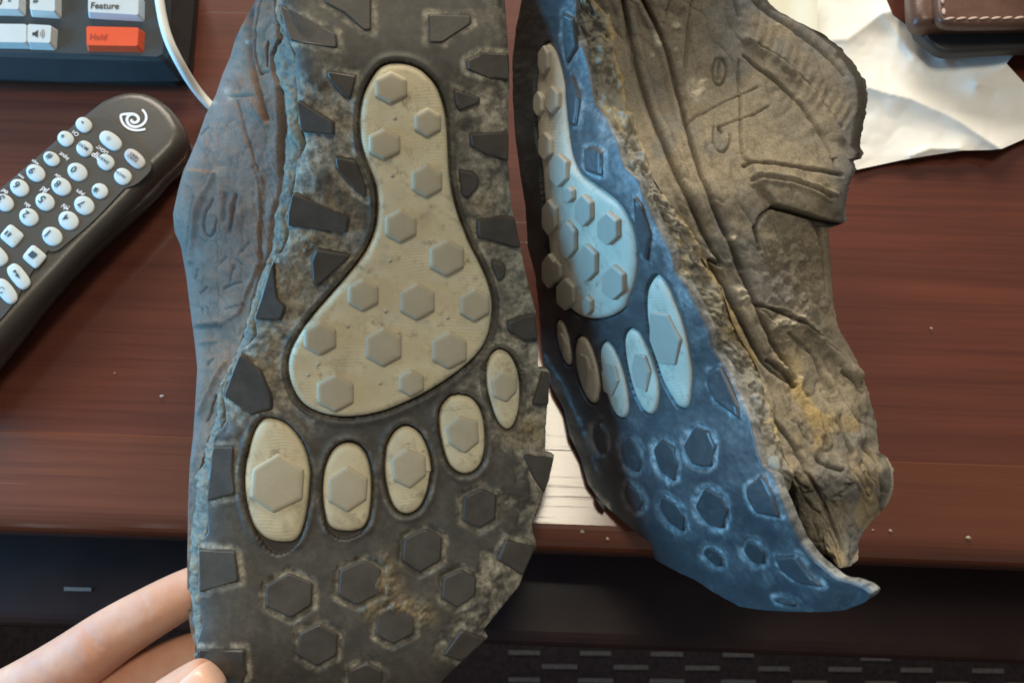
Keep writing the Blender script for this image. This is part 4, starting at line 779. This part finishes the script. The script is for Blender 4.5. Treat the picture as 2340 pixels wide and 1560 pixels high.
# ================================================================== remote control
RB = simple("bronze_black_plastic", (.075, .066, .055), .34, .5, .1, 50, .1, 1400)
RBT = simple("remote_button_rubber", (.52, .57, .57), .75, .1, .04, 90); RBG = simple("grey_button_rubber", (.44, .42, .41), .45, .4, .05, 90)
remote = thing("remote_control", "dark bronze television remote with pale buttons lying on the desk", "remote control")
RZ = .021
def zr(x, y, up=0): return Z(x, y, RZ + up)
topo = [(404, 306), (392, 330), (371, 352), (348, 373), (320, 405), (290, 442), (230, 503), (175, 557), (123, 614), (60, 680), (0, 748), (-150, 920), (-420, 780), (-300, 680), (-150, 562), (-60, 487), (0, 432), (82, 362), (164, 290), (213, 250), (235, 233), (262, 221), (280, 216), (300, 214), (322, 216), (345, 225), (366, 240), (385, 262), (398, 286)]
def rbody():
    n = len(topo); T = np.array([zr(x, y) for x, y in topo]); c = T.mean(0)
    nx = np.roll(T, -1, 0) - np.roll(T, 1, 0); nv = np.column_stack([nx[:, 1], -nx[:, 0], 0 * nx[:, 0]]); nv /= np.linalg.norm(nv, axis=1, keepdims=True)
    if ((T - c) * nv).sum() < 0: nv = -nv
    w = np.array([1.0] * n); 
    rings = [(-.0022, 0), (-.0008, -.0002), (.0008, -.0010), (.0018, -.0026), (.0024, -.0058), (.0022, -.0095), (.0012, -.0110), (.0014, -.0135), (.0006, -.0175), (-.0020, -.0200)]
    # waist of the grip: the long side draws in under the key plate
    waist = np.interp(np.arange(n), [0, 4, 6, 8, 11, n - 1], [0, 0, -.002, -.003, 0, 0])
    R = []
    for k, (o, z) in enumerate(rings):
        oo = o + waist * (1 if k > 4 else 0); q = T + nv * np.array(oo).reshape(-1, 1) if np.ndim(oo) else T + nv * oo; q = q.copy(); q[:, 2] += z; R.append(q)
    V = np.vstack(R); Fc = [list(range(n))]
    for k in range(len(rings) - 1):
        for i in range(n): j = (i + 1) % n; Fc.append([k * n + i, (k + 1) * n + i, (k + 1) * n + j, k * n + j])
    o = mesh_obj("shell", V, Fc, RB, remote, True)
    bm = bmesh.new(); bm.from_mesh(o.data); bmesh.ops.recalc_face_normals(bm, faces=bm.faces); bm.to_mesh(o.data); bm.free()
rbody()
# raised key plate
plate = P('r', (842, 412), (846, 440), (836, 470), (800, 505), (760, 540), (700, 560), (690, 566), (560, 705), (470, 790), (370, 870), (330, 905), (290, 918), (262, 905)) + [(60, 640), (30, 700), (-60, 790), (-300, 660), (-150, 570), (-60, 495), (0, 440), (88, 368), (168, 297), (196, 275), (230, 262), (262, 275), (330, 345)]
def plate_obj():
    pl = chaikin(plate, 1); n = len(pl); T = np.array([zr(x, y, .0007) for x, y in pl]); c = T.mean(0); R0 = T + (c - T) * .008; R1 = T - np.array([0, 0, .0003]); R2 = T - np.array([0, 0, .0009])
    Fc = [list(range(n))]
    for k in range(2):
        for i in range(n): j = (i + 1) % n; Fc.append([k * n + i, (k + 1) * n + i, (k + 1) * n + j, k * n + j])
    o = mesh_obj("key_plate", np.vstack([R0, R1, R2]), Fc, RB, remote, False)
    bm = bmesh.new(); bm.from_mesh(o.data); bmesh.ops.recalc_face_normals(bm, faces=bm.faces); bm.to_mesh(o.data); bm.free()
plate_obj()
RX, RY = (-.81, -.587), (-.72, .69)      # reading direction and up direction of the lettering in the photo
def button(cx, cy, a, b, ang, mat, sq=2.0, h=.0013):
    ca, sa = math.cos(rad(ang)), math.sin(rad(ang)); n = 28; rings = [(1.04, .0006), (1.03, h * .55), (.95, h * .86), (.82, h), (.4, h + .0003)]
    V = []
    for f, hh in rings:
        for k in range(n):
            t = 2 * math.pi * k / n; x = a * f * math.copysign(abs(math.cos(t)) ** (2 / sq), math.cos(t)); y = b * f * math.copysign(abs(math.sin(t)) ** (2 / sq), math.sin(t))
            V.append(zr(cx + x * ca - y * sa, cy + x * sa + y * ca, hh))
    V.append(zr(cx, cy, h + .0003)); Fc = []
    for k in range(len(rings) - 1):
        for i in range(n): j = (i + 1) % n; Fc.append([k * n + i, (k + 1) * n + i, (k + 1) * n + j, k * n + j])
    k = len(rings) - 1; Fc += [[k * n + i, len(rings) * n, k * n + (i + 1) % n] for i in range(n)]
    o = mesh_obj("button", np.array(V), Fc, mat, remote, True)
    bm = bmesh.new(); bm.from_mesh(o.data); bmesh.ops.recalc_face_normals(bm, faces=bm.faces); bm.to_mesh(o.data); bm.free(); return o
BT = lambda x, y: zr(x, y, .0017)
def glyph(s, cx, cy, wpx, par, mat=BINK, fn=BT): return text(s, "button_legend" if par else "plate_legend", cx - RX[0] * wpx / 2, cy - RX[1] * wpx / 2, RX[0], RX[1], wpx, fn, mat, par or remote)
digits = [('0', 432, 472, 24, 19, 413, 455), ('9', 200, 478, 23, 18, 180, 462), ('8', 342, 553, 24, 19, 323, 536), ('7', 470, 658, 24, 20, 455, 645), ('6', 110, 560, 23, 18, 95, 542), ('5', 252, 638, 23, 19, 237, 622),
          ('4', 383, 742, 24, 20, 368, 723), ('3', 25, 643, 23, 18, 8, 620), ('2', 162, 723, 23, 19, 145, 705), ('1', 292, 830, 24, 20, 276, 818), ('*', 557, 578, 19, 17, 543, 560), ('#', 288, 399, 20, 15, 272, 383)]
for s, cx, cy, a, b, gx, gy in digits:
    (x, y), (u, v_) = P('r', (cx, cy), (gx, gy)); bo = button(x, y, a, b, 36, RBT); glyph(s, u, v_, {'1': 3.4, '*': 12, '#': 12}.get(s, 10), bo)
for s, cx, cy, a, b, gx, gy, wd, mt in [('-', 468, 210, 19, 16, 458, 198, 6, RBT), ('+', 367, 287, 19, 16, 352, 270, 9, RBT), ('MOVE', 472, 342, 19, 17, 465, 328, 26, RBT), ('SWAP', 590, 417, 20, 17, 580, 403, 26, RBT), ('ON/OFF', 685, 497, 20, 18, 674, 484, 27, RBT)]:
    (x, y), (u, v_) = P('r', (cx, cy), (gx, gy)); bo = button(x, y, a, b, 36, mt, 2.2); glyph(s, u, v_, wd, bo)
(x, y), = P('r', (617, 298)); bo = button(x, y, 28, 17, 37, RBT, 2.3)
sx, sy = x - 5, y - 6
flat("button_legend", [arcband(sx, sy, 2.6, .9, 0, 180, 8), arcband(sx, sy, 2.6, .9, 180, 360, 8)] + [[(sx + math.cos(t) * 4.6 - math.sin(t) * .5, sy + math.sin(t) * 4.6 + math.cos(t) * .5), (sx + math.cos(t) * 7, sy + math.sin(t) * 7), (sx + math.cos(t) * 4.6 + math.sin(t) * .5, sy + math.sin(t) * 4.6 - math.cos(t) * .5)] for t in np.arange(0, 6.2, .785)], BT, BINK, bo)
(x, y), = P('r', (752, 398)); bo = button(x, y, 27, 16, 42, RBG, 2.4); glyph('VIDEO', x - 1, y - 7, 24, bo, INK); glyph('SOURCE', x - 6, y - 1, 26, bo, INK)
(x, y), = P('r', (67, 828)); bo = button(x, y, 22, 20, 40, RBT, 5)
def rrect(cx, cy, u0, u1, v0, v1): return [(cx + RX[0] * u + RY[0] * v, cy + RX[1] * u + RY[1] * v) for u, v in ((u0, v0), (u1, v0), (u1, v1), (u0, v1))]
flat("button_legend", [rrect(18, 534, -6, -2, -6, 6), rrect(18, 534, 2, 6, -6, 6)], BT, BINK, bo)
(x, y), = P('r', (193, 943)); bo = button(x, y, 22, 20, 40, RBT, 5); flat("button_legend", [rrect(75, 582, -7.5, 7.5, -7.5, 7.5)], BT, BINK, bo)
(x, y), = P('r', (-8, 940)); bo = button(x, y, 24, 17, 50, RBT, 2.6)
(x, y), = P('r', (105, 1053)); bo = button(x, y, 32, 17, 52, RBT, 2.8)
flat("button_legend", [[(28, 620), (36, 616), (40, 626)], [(34, 629), (41, 624), (47, 637)]], BT, BINK, bo)
(x, y), = P('r', (35, 1135)); bo = button(x, y, 32, 17, 52, RBT, 2.5)
flat("button_legend", [arcband(4, 662, 5, 1.5, 0, 170), [(0, 668), (8, 666), (2, 672)]], BT, BINK, bo)
for s, cx, cy, wd in [('CH', 423, 257, 15), ('LIGHT', 572, 348, 29), ('PIP', 543, 380, 22), ('input', 358, 385, 24), ('wxyz', 197, 418, 18), ('tuv', 322, 495, 15), ('mno', 118, 497, 15), ('pqrs', 447, 588, 19), ('jkl', 247, 572, 15), ('ghi', 365, 668, 17), ('def', 28, 580, 15), ('abc', 152, 655, 15)]:
    (u, v_), = P('r', (cx, cy)); glyph(s, u, v_, wd, None, WINK, lambda x, y: zr(x, y, .0008))
# swirl emblem printed at the end of the remote
sw = P('m', (1600, 165), (1650, 215), (1678, 290), (1668, 360), (1625, 420), (1560, 460), (1480, 478), (1400, 460), (1345, 410), (1325, 345), (1350, 280), (1410, 245), (1480, 255), (1530, 300), (1540, 350), (1510, 390), (1460, 402), (1415, 380), (1405, 340))
sw2 = P('m', (1660, 515), (1560, 535), (1460, 535), (1370, 510), (1290, 455), (1240, 380), (1220, 300), (1225, 260), (1280, 250), (1370, 243), (1450, 243))
def ribbon(pts, w0, w1, fn, lift):
    p = np.array(chaikin(pts, 2, False)); d = np.gradient(p, axis=0); nn = np.column_stack([-d[:, 1], d[:, 0]]); nn /= np.linalg.norm(nn, axis=1, keepdims=True) + 1e-9
    wv = np.interp(np.linspace(0, 1, len(p)), [0, .5, 1], [w0, max(w0, w1), w1])[:, None]
    a, b = p + nn * wv / 2, p - nn * wv / 2; V = [fn(*q) + np.array([0, 0, lift]) for q in np.vstack([a, b])]; n = len(p)
    return V, [[i, i + 1, n + i + 1, n + i] for i in range(n - 1)]
V1, F1 = ribbon(sw, 5.2, 6.5, zr, .0002); V2, F2 = ribbon(sw2, 4.8, 5.6, zr, .00026)
em = mesh_obj("swirl_emblem", V1 + V2, F1 + [[i + len(V1) for i in f] for f in F2], WINK, remote, False)
bm = bmesh.new(); bm.from_mesh(em.data)
for f in bm.faces:
    if f.normal.z < 0: f.normal_flip()
bm.to_mesh(em.data); bm.free()

# ================================================================== papers and wallet
PAPER = simple("white_paper", (.88, .87, .83), .95, .02, .03, 40, .08, 500)
from mathutils.geometry import delaunay_2d_cdt
def sheet(name, outline, step, zf, mat):
    """a thin sheet: the outline filled with an even net of points, lifted into its folds"""
    pts = []; n = len(outline)
    for i in range(n):
        a, b = np.array(outline[i], float), np.array(outline[(i + 1) % n], float); k = max(1, int(np.linalg.norm(b - a) / step))
        pts += [tuple(a + (b - a) * j / k) for j in range(k)]
    A = np.array(pts); gx, gy = np.meshgrid(np.arange(A[:, 0].min(), A[:, 0].max(), step), np.arange(A[:, 1].min(), A[:, 1].max(), step * .87))
    gx = gx + (np.arange(gx.shape[0]) % 2)[:, None] * step / 2; s_ = sdf(gx, gy, pts, 2000); ok = s_ < -step * .6
    allp = [Vector(p) for p in pts] + [Vector(p) for p in zip(gx[ok], gy[ok])]; m_ = len(pts)
    vs, _, fs, *_ = delaunay_2d_cdt(allp, [], [list(range(m_))], 1, 1e-4)
    X = np.array([v.x for v in vs]); Y = np.array([v.y for v in vs]); top = Z(X, Y, 0)
    top = top + (np.array([0, 0, H]) - top) * (zf(X, Y) / H)[:, None]
    o = mesh_obj(name, top, [list(f) for f in fs], mat, None, True)
    bm = bmesh.new(); bm.from_mesh(o.data); bmesh.ops.recalc_face_normals(bm, faces=bm.faces)
    if sum(f.normal.z for f in bm.faces) < 0: bmesh.ops.reverse_faces(bm, faces=bm.faces)
    bm.to_mesh(o.data); bm.free(); return o
crease = lambda X, Y, pts, wd: .75 * np.exp(-segdist(X, Y, pts, False, 400) / wd * 1.7)
def zpaper(X, Y):
    z = .0015 + .0016 * np.abs(fbm(X, Y, 120, 201, 2)) + .0006 * np.abs(fbm(X, Y, 40, 207, 2))
    z = z + .0080 * crease(X, Y, P('w', (900, 700), (1400, 830), (1750, 980), (2140, 1240)), 70) + .0055 * crease(X, Y, P('w', (560, 330), (860, 330), (1160, 110), (1500, 0)), 60) + .0030 * crease(X, Y, P('w', (1160, 110), (1420, 480)), 40)
    z = z + .0045 * crease(X, Y, P('w', (1940, 700), (2180, 560), (2330, 400)), 42) + .0050 * crease(X, Y, P('w', (1940, 700), (2400, 770)), 55) + .004 * crease(X, Y, P('w', (1400, 1300), (1560, 1240), (1800, 1250)), 26)
    z = z + .0035 * crease(X, Y, P('w', (1250, 100), (1500, 260), (1660, 470)), 40)
    return z
pap = sheet("paper_sheet", [(1700, -80), (2000, -80)] + P('w', (1190, 0), (1245, 130), (1370, 220), (1520, 340), (1640, 455)) + [(2240, 121), (2326, 114), (2300, 146), (2345, 195), (2440, 300), (2340, 318), (2290, 340), (2262, 343), (2200, 344), (2120, 356), (2060, 366), (1958, 388), (1940, 360), (1850, 300), (1760, 150), (1690, 0)], 5.5, zpaper, PAPER)
tag(pap, "crumpled blank white paper sheet beside the brown shoe collar", "paper")
CREAM = simple("cream_paper", (.78, .72, .56), .8, .2, .04, 40, .08, 500)
pap2 = sheet("paper_sheet", [(1650, -80), (1872, -80), (1869, 0), (1866, 88), (1650, 88)], 9, lambda X, Y: .0098 + .0030 * sst(1800, 1868, X), CREAM)
tag(pap2, "cream folded paper leaf at the top, just above the shoe collar", "paper")
LEA = M("brown_leather", .36, .5); _v = LEA.obj(); LEA.col(LEA.mix(LEA.ramp(LEA.noise(60, 5, .6, _v), .3, .7), (.085, .040, .026), (.15, .078, .052))); LEA.bump(LEA.noise(420, 4, .6, _v), .25, .0006); LEA = LEA.m
LEAD = simple("black_leather", (.030, .028, .027), .45, .5, .2, 80, .2, 500)
wallet = thing("wallet", "brown leather wallet with pale twisted stitching lying on the white paper", "wallet")
def slab(name, pts, z0, z1, mat, parent, r=.003):
    p = chaikin(pts, 2); n = len(p); T = np.array([Z(x, y, z1) for x, y in p]); c = T.mean(0)
    def ins(k): v = c - T; v[:, 2] = 0; L = np.linalg.norm(v, axis=1, keepdims=True); return T + v / L * k
    R = []
    for k in range(6):
        a_ = rad(90 * k / 5); q = ins(r * (1 - math.sin(a_))); q[:, 2] = z1 - r * (1 - math.cos(a_)); R.append(q)
    q = ins(0); q[:, 2] = z0; R.append(q); Fc = [list(range(n))]
    for k in range(len(R) - 1):
        for i in range(n): j = (i + 1) % n; Fc.append([k * n + i, (k + 1) * n + i, (k + 1) * n + j, k * n + j])
    o = mesh_obj(name, np.vstack(R), Fc, mat, parent, True)
    bm = bmesh.new(); bm.from_mesh(o.data); bmesh.ops.recalc_face_normals(bm, faces=bm.faces); bm.to_mesh(o.data); bm.free(); return o
slab("inner_leaf", [(2085, 60), (2118, 92), (2152, 118), (2190, 118), (2340, 109), (2520, 106), (2520, -160), (2085, -160)], .010, .015, LEAD, wallet, .002)
slab("back_cover", [(2085, 10), (2092, 44), (2112, 54), (2150, 50), (2520, 44), (2520, -160), (2083, -160)], .015, .023, LEA, wallet, .005)
cov = slab("front_cover", [(2140, 12), (2146, 44), (2170, 58), (2340, 54), (2520, 52), (2520, -160), (2140, -160)], .0235, .0275, LEA, wallet, .002)
THR = simple("pale_thread", (.56, .42, .36), .7, .3, .1, 300)
def stitch(px, py, ang, ln=11, wd=3.6):
    ca, sa = math.cos(rad(ang)), math.sin(rad(ang)); V, Fc = [], []; n, m_ = 7, 6
    for i in range(n):
        u = i / (n - 1) * 2 - 1; rr = math.sqrt(max(.02, 1 - u * u))
        for j in range(m_):
            t = 2 * math.pi * j / m_; x = u * ln; y = math.cos(t) * wd * rr; V.append(Z(px + x * ca - y * sa, py + x * sa + y * ca, .0278 + .0006 * math.sin(t) * rr))
    for i in range(n - 1):
        for j in range(m_): k = (j + 1) % m_; Fc.append([i * m_ + j, (i + 1) * m_ + j, (i + 1) * m_ + k, i * m_ + k])
    o = mesh_obj("stitch", np.array(V), Fc, THR, cov, True)
    bm = bmesh.new(); bm.from_mesh(o.data); bmesh.ops.recalc_face_normals(bm, faces=bm.faces); bm.to_mesh(o.data); bm.free()
for k in range(8): stitch(2170 + k * 26.5, 43 - k * .3, -10, 11.5, 3.3)
stitch(2157, 27, 84, 8, 5); stitch(2154, 2, 80, 8, 4.5)
# specks of dry mud shaken onto the desk
CRUMB = simple("dry_mud_crumb", (.55, .46, .38), .9, .2, .2, 300)
V, Fc = [], []
for x, y, r_ in [(370, 905, 4.5), (2213, 1228, 5.5), (2128, 750, 4), (2035, 1212, 4), (1995, 1210, 3), (262, 852, 2), (1330, 1213, 5), (1388, 1230, 4)]:
    c = Z(x, y, .0005); i = len(V); rr = r_ * .335 / F
    for k in range(8):
        a_ = k * .785; V.append(c + np.array([math.cos(a_) * rr * random.uniform(.6, 1.3), math.sin(a_) * rr * random.uniform(.6, 1.1), 0]))
    V.append(c + np.array([0, 0, rr * .9])); Fc += [[i + k, i + (k + 1) % 8, i + 8] for k in range(8)]
cr = mesh_obj("dirt_crumbs", V, Fc, CRUMB, None, False); cr['kind'] = 'stuff'; cr['label'] = "tiny pale crumbs of dry dirt scattered on the desk"
